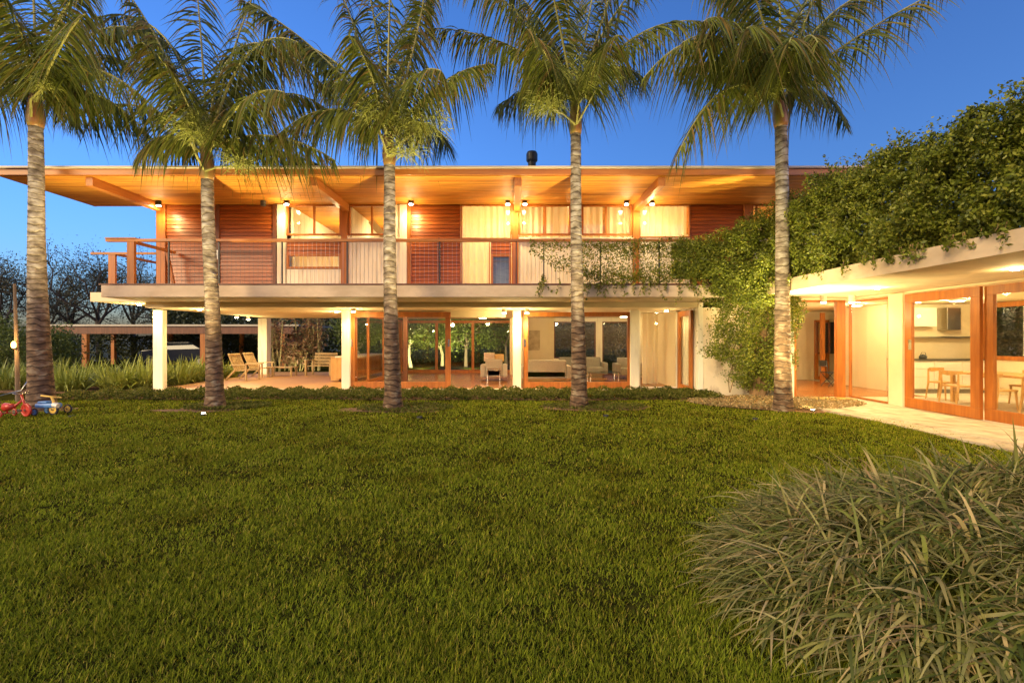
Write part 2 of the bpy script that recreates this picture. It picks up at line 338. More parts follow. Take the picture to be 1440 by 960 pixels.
# lawn blades
def lawn():
    n = 860000; d = 11.6
    u = rng.uniform(0, 1, n); Y = 1.7 * (12.6 / 1.7) ** (u ** 1.0)          # denser where it is close by
    x = rng.uniform(-1, 1, n) * (Y * 1.22 + 1.8)
    ok = (x < 7.35)
    ok &= ~(((x - 6.6) ** 2 / 2.2 ** 2 + (Y - 11.9) ** 2 / 1.3 ** 2) < 1)
    for (px, Yc, rx, ry) in ((552, 11.0, 1.15, .62), (830, 11.25, 1.25, .6), (303, 11.2, .8, .5), (245, 10.9, .5, .2)):
        e = ((x - X(px, Yc)) ** 2 / rx ** 2 + (Y - Yc) ** 2 / ry ** 2); ok &= ~((e < .95) & (rng.uniform(0, 1, n) < .93 - .5 * np.clip(e, 0, 1) ** 3))
    x = x[ok]; Y = Y[ok]; n = len(x)
    # tufts: pull together and leave gaps
    cl = np.sin(x * 9.1 + np.sin(Y * 7)) * np.sin(Y * 8.3 + np.sin(x * 5)) + .8 * np.sin(x * 2.3 + Y * 1.1) * np.sin(Y * 2.9 - x)
    hf = np.sin(x * 31 + 3 * np.sin(Y * 11)) * np.sin(Y * 37 + 3 * np.sin(x * 13)); keep = rng.uniform(-2.0, 1.3, n) < cl * .8 + hf * .9 + .45; x = x[keep]; Y = Y[keep]; cl = cl[keep]; n = len(x)
    P = np.stack([x, Y, gz(x, Y) - .005], 1); a = rng.uniform(0, 2 * np.pi, n); ln = rng.uniform(.2, .95, n)
    D = unit(np.stack([np.cos(a) * ln, np.sin(a) * ln, np.ones(n)], 1)); b = a + np.pi / 2 + rng.normal(0, .4, n)
    W = np.stack([np.cos(b), np.sin(b), np.zeros(n)], 1)
    Lh = rng.uniform(.026, .066, n) * (1 + .18 * cl + .16 * hf[keep]) ; Wd = .0014 + .00062 * Y * rng.uniform(.7, 1.2, n)
    V, f = ribbons(P, D, W, Lh, Wd, rng.uniform(.1, .5, n), 2)
    return npmesh('grass', V, f, M['blade'])
tag(lawn(), 'short olive green lawn grass covering the whole garden floor', 'grass', kind='stuff')

# ---------------------------------------------------------------- house
house = thing('house', (-2, 14, 0), 'two storey timber and cream plaster house with long balcony, flat roof and glazed side wing', 'house')
H = house
SB, ST = 2.63, 2.93     # balcony slab
RZ0, RZ1 = 5.42, 5.60
U = 13.7                # upper wall plane
G = 15.2                # lower glass plane
o = MB().box(-10.2, 6.2, 12.0, 13.7, SB, ST).build('balcony_slab', M['concrete'], H, bevel=.01)
o = MB().box(-11.95, -5.0, 13.7, 21.5, SB + .02, ST - .02).box(-5.0, 14.2, 13.7, 22.2, SB + .02, ST - .02).build('floor_slab', M['plaster'], H)
o = MB().prism([(6.2, -6), (14.2, -6), (14.2, 13.69), (6.21, 13.69)], 2.67, 2.95).build('wing_roof', M['concrete'], H)
MB().box(-10.25, 6.25, 11.985, 12.03, ST, ST + .035).build('balcony_edge_board', M['darkwood'], H)
MB().box(-10.0, 5.9, 13.72, 13.98, 2.49, SB).build('beam', M['plaster'], H)
MB().box(-10.6, -5.0, 13.98, 21.0, 2.49, SB + .018).build('veranda_ceiling', M['plaster'], H)
MB().box(-5.0, 5.3, 14.0, 22.2, 2.49, SB + .018).build('living_ceiling', M['plaster'], H)
MB().box(7.5, 14.0, 12.75, 18.4, 2.62, 2.668).build('wing_ceiling', M['plaster'], H)
MB().box(9.0, 13.7, -6, 12.74, 2.63, 2.672).build('wing_ceiling', M['plaster'], H)
# main roof
roofpoly = [(-12.0, 11.32), (8.6, 11.32), (8.6, 22.5), (-10.2, 22.5), (-10.2, 13.95), (-12.0, 13.95)]
roof = MB().prism(roofpoly, RZ0 + .05, RZ1 - .03).build('roof', M['flash'], H)
mb = MB(); mb.box(-12.03, 8.6, 11.26, 11.32, RZ0 - .01, RZ1 - .05).box(-12.06, -12.0, 11.26, 13.98, RZ0 - .01, RZ1 - .05)
mb.build('fascia', M['woodx'], roof, bevel=.004)
MB().box(-12.1, 8.6, 11.20, 11.40, RZ1 - .045, RZ1).box(-12.1, -11.95, 11.40, 14.0, RZ1 - .045, RZ1).build('flashing', M['flash'], roof)
mb = MB(); y = 11.33; rr2 = random.Random(3)
while y < 13.9:
    cuts = [-11.98] + sorted(rr2.uniform(-11, 8) for _ in range(4)) + [8.58]
    for a, b in zip(cuts, cuts[1:]): mb.box(a + .001, b - .001, y, y + .092, RZ0 - .02 + rr2.uniform(0, .003), RZ0 + .02)
    y += .104
mb.build('soffit', M['soffit'], roof)
mb = MB(); y = 13.95
while y < 17.8:
    mb.box(-9.95, 8.4, y, y + .092, RZ0 - .02, RZ0 + .02); y += .104
mb.build('room_ceiling', M['soffit'], roof)
BX = [X(226, U), X(487, U), X(727, U), X(895, U)]
for bx in BX:
    MB().box(bx - .085, bx + .085, 11.38, U - .02, RZ0 - .23, RZ0 - .022).build('roof_beam', M['woody'], H, bevel=.006)
ch = thing('chimney', (X(748, 14.5), 14.5, RZ1 - .03), 'round black metal chimney cowl standing on the flat roof', 'chimney')
cx, cy = X(748, 14.5), 14.5
MB().tube([(cx, cy, RZ1 - .03), (cx, cy, Z(220, cy))], .12, 20).build('flue', M['black'], ch, smooth=False)
MB().tube([(cx, cy, Z(228, cy)), (cx, cy, Z(226, cy)), (cx, cy, Z(217, cy)), (cx, cy, Z(214, cy)), (cx, cy, Z(213, cy))], [.14, .17, .17, .14, .08], 20).build('cowl', M['black'], ch)

# upper walls
def wallmesh(px0, px1, y0=None, y1=None): pass
zf, zt = ST + .005, RZ0 - .03
def siding(px0, px1, z0=zf, z1=zt, Y=U, rh=.105, proud=0, name='siding_wall'):
    x0, x1 = X(px0, U), X(px1, U); mb = MB(); mb.box(x0, x1, Y + .03, Y + .14, z0, z1); z = z0
    while z < z1 - .02:
        e = min(z + rh - .014, z1); j = rr2.uniform(0, .004)
        n = len(mb.v); mb.box(x0 + .002, x1 - .002, Y - proud - j, Y + .029, z, e)
        for k in (4, 5): vx = mb.v[n + k]; mb.v[n + k] = (vx[0], vx[1] + .012, vx[2])
        z += rh
    return mb.build(name, M['siding'], H)
def upost(px0, px1, m, z0=zf, z1=zt, Y=U, name='post', d=.16):
    return MB().box(X(px0, U), X(px1, U), Y - .05, Y - .05 + d, z0, z1).build(name, M[m], H, bevel=.005)
upost(221, 234, 'woodz'); siding(234.3, 303)
s2 = siding(304, 389, proud=.0, name='sliding_panel')
MB().box(X(304, U), X(309, U), U - .03, U - .004, zf, zt).box(X(384, U), X(389, U), U - .03, U - .004, zf, zt).box(X(309.2, U), X(383.8, U), U - .03, U - .004, 4.02, 4.09).build('frame', M['darkwood'], s2)
MB().box(X(305.5, U), X(307.5, U), U - .05, U - .031, Z(365, U), Z(352, U)).build('handle', M['metal'], s2)
upost(390.5, 401.5, 'white'); upost(480.5, 489.5, 'woodz', Y=U - .02); upost(562.5, 572.5, 'white'); 
siding(574.5, 647)
upost(573, 578, 'woodz', Y=U - .012, d=.06)
upost(616, 619, 'darkwood', z1=4.45, Y=U + .02, d=.03)
upost(719.5, 729, 'woodz', Y=U - .02); upost(890, 898.5, 'woodz', Y=U - .02)
siding(971, 1045); upost(1045.3, 1056, 'woodz')
MB().box(X(1092, U), 8.4, U, U + .15, zf, zt).build('plaster_wall', M['plaster'], H)
def window(px0, px1, z0, z1, Y=U, fr=.05, mull=(), fm='woodz', curtain=None, cols=None, name='window', dep=.08):
    x0, x1 = X(px0, U), X(px1, U); mb = MB(); a, b = Y - .02, Y - .02 + dep
    mb.box(x0, x1, a, b, z0, z0 + fr).box(x0, x1, a, b, z1 - fr, z1).box(x0, x0 + fr, a, b, z0 + fr + .001, z1 - fr - .001).box(x1 - fr, x1, a, b, z0 + fr + .001, z1 - fr - .001)
    for mp in mull:
        mx_ = X(mp, U); mb.box(mx_ - fr * .5, mx_ + fr * .5, a + .003, b - .003, z0 + fr + .001, z1 - fr - .001)
    wi = mb.build(name, M[fm], H, bevel=.004)
    MB().box(x0 + fr + .001, x1 - fr - .001, Y + .015, Y + .021, z0 + fr + .001, z1 - fr - .001).build('glass', M['glass'], wi)
    if curtain:
        for (c0, c1) in curtain:
            drape(X(c0, U), X(c1, U), Y + .22, z0 - .02, z1 + .02, wi)
    return wi
def drape(x0, x1, Y, z0, z1, parent, m='curtain', name='curtain', axis=0):
    n = max(12, int(abs(x1 - x0) / .018)); xs = np.linspace(x0, x1, n); ph = np.cumsum(rng.uniform(.5, 1.1, n) * abs(x1 - x0) / n * 42)
    amp = .05 if axis == 0 else .028; V = []
    for zz, k in ((z0, 1.15), ((z0 + z1) / 2, 1.0), (z1, .7)):
        off = amp * k * np.sin(ph)
        V.append(np.stack([xs, Y + off, np.full(n, zz)], 1) if axis == 0 else np.stack([Y + off, xs, np.full(n, zz)], 1))
    V = np.concatenate(V); i = np.concatenate([np.arange(n - 1), np.arange(n - 1) + n]).reshape(-1, 1)
    return npmesh(name, V, [i + np.array([[0, 1, n + 1, n]])], M[m], parent, smooth=True)
S1 = Z(335, U)
def boards(px0, px1, z0, z1, Y=U, name='boarded_wall', step=.115):
    x0, x1 = X(px0, U), X(px1, U); mb = MB(); mb.box(x0, x1, Y + .03, Y + .1, z0, z1); x = x0
    while x < x1 - .02:
        mb.box(x + .002, min(x + step - .008, x1), Y - rr2.uniform(0, .003), Y + .029, z0, z1); x += step
    return mb.build(name, M['white'], H)
def sill(px0, px1, z=S1): MB().box(X(px0, U), X(px1, U), U - .09, U + .08, z - .05, z).build('window_sill', M['white'], H, bevel=.005)
# bay with twin panes, panel, low window
window(403, 480, Z(331, U), zt, mull=(441.5,)); 
siding(403, 480, Z(357, U), Z(335.5, U))
window(403, 480, Z(378, U), Z(357.3, U), fr=.06, curtain=[(405, 467)])
boards(403, 480, zf, Z(378.5, U))
window(490, 547, Z(331, U), zt, mull=(523,)); sill(490, 562); boards(490, 562, zf, S1 - .055); boards(547.5, 562, S1 + .002, zt)
# bright curtain bay with low side pane
window(648, 719, Z(336, U), zt, fr=.03, curtain=[(649, 718)])
window(648, 689, zf, Z(337, U), fr=.03, curtain=[(649, 688)]); siding(690, 719, Z(357, U), Z(337, U)); window(690, 719, zf, Z(357.5, U), fr=.07); MB().box(X(691, U), X(718.5, U), U + .1, U + .12, zf, Z(357.5, U)).build('painted_reflection', noisy('pane_reflection_blue', (.16, .22, .36), (.26, .34, .5), (6, 6, 20), .8), H)  # reflection in the low pane painted as a blue panel behind the glass
window(730, 803, Z(331, U), zt, mull=(766.5,), curtain=[(732, 764), (769, 800)])
window(818, 889, Z(331, U), zt, mull=(852,), curtain=[(820, 850), (854, 887)]); upost(803.3, 817.7, 'woodz', z0=S1 + .01, Y=U + .01, d=.1)
sill(730, 889.5); boards(730, 889.5, zf, S1 - .055)
window(899, 970, Z(334, U), zt, fr=.03, curtain=[(900, 969)]); boards(899, 970, zf, Z(334.5, U))
window(1057, 1091, Z(334, U), zt, fr=.04, mull=(1064,)); boards(1057, 1091, zf, Z(334.5, U))
# rooms upstairs
MB().box(-9.9, 8.4, 17.6, 17.75, zf, zt).build('inner_wall', M['white'], H)
for px in (404, 488.5, 560, 647, 724, 893, 1046): MB().box(X(px, U) - .04, X(px, U) + .04, U + .30, 17.58, zf, zt).build('inner_wall', M['white'], H)
MB().box(-9.97, -9.85, U + .15, 22, zf, zt).build('side_wall', M['siding'], H)
MB().box(8.28, 8.4, U + .16, 22, zf, zt).build('side_wall', M['plaster'], H)
MB().box(-9.84, 8.27, 21.9, 22.0, zf, zt).build('back_wall', M['plaster'], H)
for a, b, pw in ((404, 488.5, 60), (488.5, 560, 45), (648, 724, 110), (724, 893, 75), (893, 972, 120), (1046, 1100, 60)):
    lamp('room_light', ((X(a, U) + X(b, U)) / 2, 15.6, 4.7), pw * .85, house, size=.15, col=WARM2)
MB().box(X(448, U), X(465, U), 17.50, 17.59, 3.2, 4.95).build('inner_door', M['oak'], H)
# diagonal stair stringer seen through the panes
MB().bar((X(495, U) + .1, 15.2, 5.3), (X(530, U) + .5, 15.2, 3.9), .06, .2).build('stair_rail', M['white'], H)

# railing
rz = Z(337.3, 12.0)
rail = MB().box(X(147, 12), X(1040, 12), 12.02, 12.12, rz - .035, rz + .035).build('balcony_railing', M['woodx'], H, bevel=.006)
MB().box(X(147, 12), X(190, 12), 12.0, 12.14, rz + .037, rz + .06).build('handrail_cap', M['woodx'], rail)
MB().box(X(177, 12), X(187, 12), 12.03, 12.11, ST + .036, rz - .036).build('railing_post', M['woodz'], rail)
rposts = [235, 306, 395, 487, 541, 618, 726, 765, 845, 928, 1000]
for px in rposts:
    MB().box(X(px, 12) - .014, X(px, 12) + .014, 12.045, 12.085, ST + .036, rz - .036).build('railing_post', M['black'], rail)
allp = [187] + rposts
for a, b in zip(allp, allp[1:]):
    mb = MB(); x = X(a, 12) + .09
    while x < X(b, 12) - .04: mb.box(x - .002, x + .002, 12.062, 12.066, ST + .036, rz - .036); x += .11
    mb.build('wire_infill', M['black'] if a < 395 else M['metal'], rail)
xl = X(182, 12)
MB().bar((xl, 12.13, rz - .03), (xl, U - .1, rz - .03), .09, .07).build('side_rail', M['woody'], rail)
mb = MB().bar((xl + .15, U - .3, ST + .02), (xl - .03, U - .35, rz - .07), .07, .06); mb.build('railing_post', M['woodz'], rail)
rail2 = MB().box(-12.1, -10.0, 13.88, 13.96, rz - .03, rz + .03).build('side_balcony_railing', M['woodx'], H)
MB().box(-11.6, -11.4, 13.89, 13.95, ST - .018, rz - .031).build('railing_post', M['woodz'], rail2)
MB().bar((-11.5, 13.97, rz), (-11.5, 18, rz), .08, .06).build('side_rail', M['woody'], rail2)
for yy in (16, 18): MB().box(-11.54, -11.46, yy - .04, yy + .04, ST - .018, rz - .031).build('railing_post', M['woodz'], rail2)

# lower floor columns
def column(x, y, wd, z1, d=None): d = d or wd; MB().box(x - wd/2, x + wd/2, y - d/2, y + d/2, GF - .002, z1).build('column', M['white'], H, bevel=.012)
for px, wd in ((225, .30), (487.5, .26), (727, .26), (892, .27)): column(X(px, G - .1), G - .1, wd, 2.488, .2)
column(X(372, 21.2), 21.2, .38, 2.489); column(X(300, 21.2) + .0, 21.9, .01, 2.4) if False else None
MB().box(5.28, 5.42, 13.7, 15.2, GF - .1, 2.63).build('white_end_wall', M['white'], H, bevel=.004)
MB().box(5.425, 7.42, 13.72, 13.86, -.1, 2.63).build('stained_plaster_wall', M['stain'], H)
MB().box(7.28, 7.46, 12.78, 13.715, -.1, 2.66).build('wing_corner_wall', M['white'], H, bevel=.004)
# sliding doors (frame > glass, handle)
def sdoor(x0, x1, Y, z0, z1, fr, fb, handle=None, mull=(), name='sliding_door', m='woodz', d=.07, axis=0):
    def bx(mb, a, b, z_0, z_1, e=0):
        if axis == 0: mb.box(a, b, Y - d/2 + e, Y + d/2 - e, z_0, z_1)
        else: mb.box(Y - d/2 + e, Y + d/2 - e, a, b, z_0, z_1)
    mb = MB(); bx(mb, x0, x1, z0, z0 + fb); bx(mb, x0, x1, z1 - fr, z1)
    bx(mb, x0, x0 + fr, z0 + fb + .001, z1 - fr - .001); bx(mb, x1 - fr, x1, z0 + fb + .001, z1 - fr - .001)
    for mm in mull: bx(mb, mm - fr * .5, mm + fr * .5, z0 + fb + .001, z1 - fr - .001, .002)
    o = mb.build(name, M[m], H, bevel=.004)
    g = MB(); 
    if axis == 0: g.box(x0 + fr + .001, x1 - fr - .001, Y - .003, Y + .003, z0 + fb + .001, z1 - fr - .001)
    else: g.box(Y - .003, Y + .003, x0 + fr + .001, x1 - fr - .001, z0 + fb + .001, z1 - fr - .001)
    g.build('glass', M['glass'], o)
    if handle is not None:
        hb = MB()
        if axis == 0: hb.box(handle - .03, handle + .03, Y - d/2 - .02, Y - d/2, 1.35, 1.58)
        else: hb.box(Y - d/2 - .02, Y - d/2, handle - .03, handle + .03, 1.35, 1.58)
        hb.build('handle', M['chrome'], o)
    return o
z1d = 2.43
XL = -5.02
MB().box(XL, -.2, G + .02, G + .12, z1d - .16, 2.488).build('door_header', M['plaster'], H)
sdoor(X(493, G), X(634, G), G - .06, GF, z1d, .16, .20, handle=X(496, G), mull=(), name='sliding_door')
MB().box(X(630.5, G), X(633, G), G - .12, G - .096, 1.35, 1.58).build('door_handle', M['chrome'], H)
sdoor(X(736, G), X(888, G), G - .05, GF, z1d, .14, .2, handle=X(738, G))
sdoor(X(899, G), X(952, G), G, GF, z1d + .03, .03, .04, m='white', name='fixed_window')
# open door leaf in right bay
sdoor(14.0, 15.1, X(955, G) - .05, GF, z1d, .16, .16, axis=1, name='open_door', m='woodz')
# side glazing between veranda and living room
sdoor(G + .15, 21.8, XL + .05, GF, z1d, .1, .12, axis=1, mull=(16.7, 18.7, 20.4), name='side_glazing')
# rear glazing
sdoor(XL + .1, 0.1, 21.9, GF, 2.42, .12, .14, mull=(X(562, 21.9), X(614, 21.9), X(665, 21.9)), name='rear_glazing')
MB().box(X(567, 17.9), X(573, 17.9), 17.85, 18.0, GF, 2.488).build('inner_post', M['darkwood'], H)
# ground floors inside
mb = MB(); y = 15.06
while y < 21.85:
    cuts = [XL + .02] + sorted(rr2.uniform(-5, 5) for _ in range(4)) + [5.26]
    for a, b in zip(cuts, cuts[1:]): mb.box(a + .001, b - .001, y, y + .137, GF - .003, GF + .004)
    y += .14
mb.build('wood_floor', M['decking'], H)
# lounge walls
MB().box(X(779, 20.8) - 1.9, X(779, 20.8), 20.8, 20.9, GF, 2.488).build('lounge_wall', M['plaster'], H)
MB().box(X(838, 20.8), X(847, 20.8), 20.8, 20.95, GF, 2.488).build('lounge_wall', M['white'], H)
MB().box(X(883, 20.8), 5.28, 20.8, 20.95, GF, 2.488).build('lounge_wall', M['plaster'], H)
MB().box(X(779, 20.8) + .001, X(838, 20.8) - .001, 20.82, 20.9, 2.33, 2.487).box(X(847, 20.8) + .001, X(883, 20.8) - .001, 20.82, 20.9, 2.33, 2.487).box(X(779, 20.8) + .001, X(838, 20.8) - .001, 20.82, 20.9, GF, .75).build('lounge_wall', M['white'], H)
w1 = sdoor(X(779, 20.8) + .002, X(838, 20.8) - .002, 20.86, .752, 2.328, .05, .05, mull=(X(808, 20.8),), name='rear_window', m='darkwood')
w2 = sdoor(X(847, 20.8) + .002, X(883, 20.8) - .002, 20.86, GF + .005, 2.328, .05, .05, name='rear_window', m='darkwood')
MB().box(X(735, G) + .1, .45, 18.4, 20.8, GF, 2.488).build('lounge_wall', M['plaster'], H)
MB().box(X(929, 17.2), X(958, 17.2) + .35, 17.2, 17.3, GF, 2.488).build('lounge_wall', M['plaster'], H)
MB().box(5.15, 5.27, 15.25, 20.79, GF, 2.488).build('lounge_wall', M['plaster'], H)
dr = drape(X(903, 16.4), X(925, 16.4), 16.4, GF + .02, 2.45, H)

# wing glazing
ZW = 2.62
MB().box(7.46, 7.53, 12.8, 12.92, GF, ZW).box(X(1175, 12.86), X(1187, 12.86), 12.8, 12.92, GF, ZW).box(7.531, X(1175, 12.86) - .001, 12.8, 12.92, ZW - .05, ZW).build('entry_frame', M['woodz'], H, bevel=.004)
sdoor(11.5, 12.88, 9.0, GF, ZW - .03, .04, .04, axis=1, name='fixed_window', m='woodz')
MB().box(8.93, 9.12, 11.06, 11.48, -.05, ZW + .03).build('wing_pillar', M['plaster'], H, bevel=.008)
d1 = sdoor(9.25, 11.02, 8.98, GF, ZW - .02, .19, .22, axis=1, handle=10.86, name='sliding_door')
d2 = sdoor(7.2, 9.24, 9.06, GF, ZW - .02, .17, .22, axis=1, name='sliding_door')
d3 = sdoor(4.9, 7.19, 8.98, GF, ZW - .02, .17, .22, axis=1, name='sliding_door')
MB().box(8.95, 9.1, -6, 4.85, -.05, ZW + .03).build('wing_wall', M['plaster'], H)
MB().box(13.6, 13.75, -6, 12.0, -.05, 2.67).box(13.6, 13.75, 14.0, 18.4, -.05, 2.67).box(13.6, 13.75, 12.001, 13.999, -.05, 1.0).build('wing_wall', M['plaster'], H)
MB().box(7.46, 14.0, 18.3, 18.42, -.05, 2.66).build('wing_wall', M['plaster'], H)
MB().box(11.1, 13.59, 14.35, 16.4, -.05, 2.615).build('pantry_block', M['plaster'], H)
MB().box(7.47, 7.53, 12.93, 18.29, -.05, 2.615).build('wing_wall', M['white'], H)
fw = sdoor(12.001, 13.999, 13.6, 1.001, 2.61, .14, .12, axis=1, name='kitchen_window')
mb = MB(); z = 1.15
while z < 2.45: mb.box(13.48, 13.51, 12.0, 12.75, z, z + .035); z += .055
mb.build('blind', M['white'], fw)
MB().box(9.0, 13.6, -6, 14.34, -.1, GF).box(7.53, 13.6, 14.341, 18.3, -.1, GF).box(7.53, 8.99, 12.87, 14.34, -.1, GF).build('wing_floor', M['stone'], H)
mb = MB(); y = 12.9
while y < 18.2: mb.box(7.54, 11.09, y, y + .137, GF + .001, GF + .01); y += .14
mb.build('wood_floor', M['decking'], H)
# corridor end
sdoor(X(1146, 18.2), X(1166, 18.2), 18.22, GF + .02, 2.3, .12, .12, name='inner_door', m='woodz')
sdoor(X(1160, 16.9), X(1180, 16.9), 17.4, 1.05, 2.2, .05, .05, name='inner_window', m='darkwood')
MB().box(X(1154, 16.9), X(1159, 16.9), 16.85, 16.95, GF + .011, 2.5).build('inner_post', M['woodz'], H)
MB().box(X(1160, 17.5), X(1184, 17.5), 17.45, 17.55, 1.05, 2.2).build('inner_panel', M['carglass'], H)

# ---------------------------------------------------------------- light fittings
def spot(px, py, Y, label, on=True, pw=55, name='ceiling_spotlight', ztop=None, r=.07, h=.17, up=False):
    x = X(px, Y); zb = Z(py, Y); ztop = ztop or zb + h
    t = thing(name, (x, Y, ztop), label, 'light', 'spotlights under the ceilings')
    MB().tube([(x, Y, ztop), (x, Y, zb)], r, 16).build('housing', M['black'] if py < 300 else M['white'], t)
    MB().tube([(x, Y, zb - .001), (x, Y, zb - .02)], r * .75, 14).build('lens', M['lens'] if on else M['black'], t)
    if on:
        lamp('spot_light', (x, Y - .02, zb - .05), pw * 1.1, t, 'SPOT', .05, WARM, (0, 0, 0), 165, .5)
        lamp('glow_light', (x, Y - .02, zb - .35), pw * .62, t, size=.03)
    return t
es = RZ0 - .02
spot(223, 289, U - .35, 'lit black spotlight at the far left end of the upper eave', ztop=es, pw=26)
spot(370, 289, U - .35, 'unlit dark spotlight over the reddish sliding panel upstairs', False, ztop=es)
spot(403, 287, U - .35, 'lit spotlight above the white post left of the twin pane window', ztop=es, pw=34)
spot(578, 287, U - .35, 'lit spotlight above the timber siding right of the middle white post', ztop=es, pw=34)
spot(714, 287, U - .35, 'lit spotlight just left of the central roof beam', ztop=es, pw=30)
spot(738, 287, U - .35, 'lit spotlight just right of the central roof beam', ztop=es, pw=30)
spot(881, 287, U - .35, 'lit spotlight just left of the rightmost roof beam', ztop=es, pw=30)
spot(917, 287, U - .35, 'lit spotlight just right of the rightmost roof beam', ztop=es, pw=34)
spot(333, 446, 18.6, 'left one of two lit spotlights on the veranda ceiling', ztop=2.49, pw=38, h=.1)
spot(349, 449, 19.4, 'right one of two lit spotlights on the veranda ceiling', ztop=2.49, pw=38, h=.1)
spot(281, 435, 14.6, 'lit spotlight on the soffit right of the end column', ztop=2.49, pw=55, h=.08)
spot(196, 428, 14.6, 'lit spotlight on the soffit left of the end column', ztop=2.65, pw=60, h=.08)
spot(473, 438, 16.0, 'lit spotlight on the ceiling beside the column left of the living room', ztop=2.49, pw=55, h=.1)
spot(497, 438, 14.5, 'lit spotlight over the left edge of the living room sliding door', ztop=2.49, pw=62)
spot(709, 440, 14.55, 'lit white spotlight left of the column between the two glazed bays', ztop=2.49, pw=62)
spot(741, 440, 14.55, 'lit white spotlight right of the column between the two glazed bays', ztop=2.49, pw=62)
spot(937, 437, 14.7, 'lit spotlight over the narrow glazed bay beside the open door', ztop=2.49, pw=12)
spot(1158, 425, 12.1, 'lit spotlight outside the entry door of the side wing', ztop=2.67, pw=20, h=.08)
spot(1198, 425, 11.9, 'lit spotlight at the corner right of the entry door', ztop=2.67, pw=22, h=.08)
def pendant(name, loc, label, pw, r=.16):
    t = thing(name, loc, label, 'light', 'lamps on the room ceilings'); x, y, z = loc
    MB().tube([(x, y, z), (x, y, z - .05)], r, 24).build('housing', M['white'], t)
    MB().tube([(x, y, z - .051), (x, y, z - .06)], r * .85, 24).build('diffuser', emis('lit_diffuser', (1, .85, .6), 12), t)
    lamp('ceiling_light', (x, y, z - .12), pw, t, size=.12, col=WARM2)
pendant('ceiling_lamp', (-3.3, 17.0, 2.488), 'round lit ceiling lamp in the living room behind the left sliding door', 85)
pendant('ceiling_lamp', (-1.2, 19.8, 2.488), 'round lit ceiling lamp deep in the living room near the rear glazing', 65)
pendant('ceiling_lamp', (2.2, 17.3, 2.488), 'round lit ceiling lamp in the lounge behind the framed glass bay', 90)
pendant('ceiling_lamp', (4.3, 18.6, 2.488), 'round lit ceiling lamp behind the narrow bay beside the open door', 40)
pendant('ceiling_lamp', (8.4, 15.0, 2.614), 'round lit ceiling lamp in the entry corridor of the wing', 65)
pendant('ceiling_lamp', (10.1, 14.2, 2.614), 'round lit ceiling lamp before the white pantry wall', 75)
pendant('ceiling_lamp', (11.6, 12.6, 2.629), 'round lit ceiling lamp over the kitchen counter in the wing', 120)
pendant('ceiling_lamp', (11.3, 9.4, 2.629), 'round lit ceiling lamp over the dining table in the wing', 150)
pendant('ceiling_lamp', (11.0, 5.5, 2.629), 'round lit ceiling lamp near the camera end of the wing', 130)
# soffit lights along wing overhang; the first is added to light the plaster wall
for i, (yy, lb) in enumerate(((13.0, 'added flush downlight under the slab, to light the stained plaster wall'), (10.2, 'small lit downlight in the wing overhang nearest the entry'), (7.4, 'small lit downlight in the middle of the wing overhang'))):
    lx7 = 6.05 if yy == 13.0 else 7.7; lz7 = 2.628 if yy == 13.0 else 2.668
    t = thing('downlight', (lx7, yy, lz7), lb, 'light', 'downlights under the wing overhang')
    MB().tube([(lx7, yy, lz7), (lx7, yy, lz7 - .018)], .07, 18).build('housing', M['white'], t)
    MB().tube([(lx7, yy, lz7 - .0185), (lx7, yy, lz7 - .023)], .05, 16).build('lens', M['lens'], t)
    lamp('down_light', (lx7, yy, lz7 - .09), 24, t, size=.06)

# ---------------------------------------------------------------- palms
def frond(P0, P1, P2, parent, Lm=1.0, n=62, rad=.03, stiff=.0):
    P0, P1, P2 = (np.array(p, float) for p in (P0, P1, P2))
    def B(t): t = np.asarray(t)[..., None]; return (1-t)**2 * P0 + 2*(1-t)*t * P1 + t*t * P2
    def T(t): t = np.asarray(t)[..., None]; return unit(2*(1-t) * (P1 - P0) + 2*t * (P2 - P1))
    ts = np.linspace(0, 1, 14); pts = B(ts)
    fr = MB().tube([tuple(p) for p in pts], [rad * (1 - .85 * t) + .004 for t in ts], 6).build('frond', M['rachis'], parent, smooth=True)
    VV = []; FF3 = []; FF4 = []; off = 0
    for sgn in (-1, 1):
        t = np.clip(np.linspace(.10, 1.0, n) + rng.normal(0, .004, n), .08, 1); p = B(t); tg = T(t)
        side = unit(np.cross(tg, np.array([0, 0, 1.])) + rng.normal(0, .03, (n, 3))) * sgn
        upv = unit(np.cross(side * sgn, tg))
        a = rng.normal(0, .16, n)
        fw = (.25 + .55 * t)[:, None]
        D = unit(side * rng.uniform(.35, .95, (n, 1)) + tg * fw * .75 + upv * (.15 + a)[:, None] + np.array([0, 0, -.55]) * (1 - stiff))
        Ln = Lm * (np.sin(np.pi * np.clip(t * .80 + .16, 0, 1)) ** .6) * rng.uniform(.75, 1.12, n)
        Wv = unit(tg + rng.normal(0, .35, (n, 3))); Wd = np.full(n, .027) * rng.uniform(.7, 1.3, n)
        V, f = ribbons(p, D, Wv, Ln, Wd, rng.uniform(.45, 1.35, n) * (1 - stiff), 5, .3)
        VV.append(V); FF4.append(f[0] + off); FF3.append(f[1] + off); off += len(V)
    npmesh('leaflets', np.concatenate(VV), [np.concatenate(FF4), np.concatenate(FF3)], M['frond'], fr)
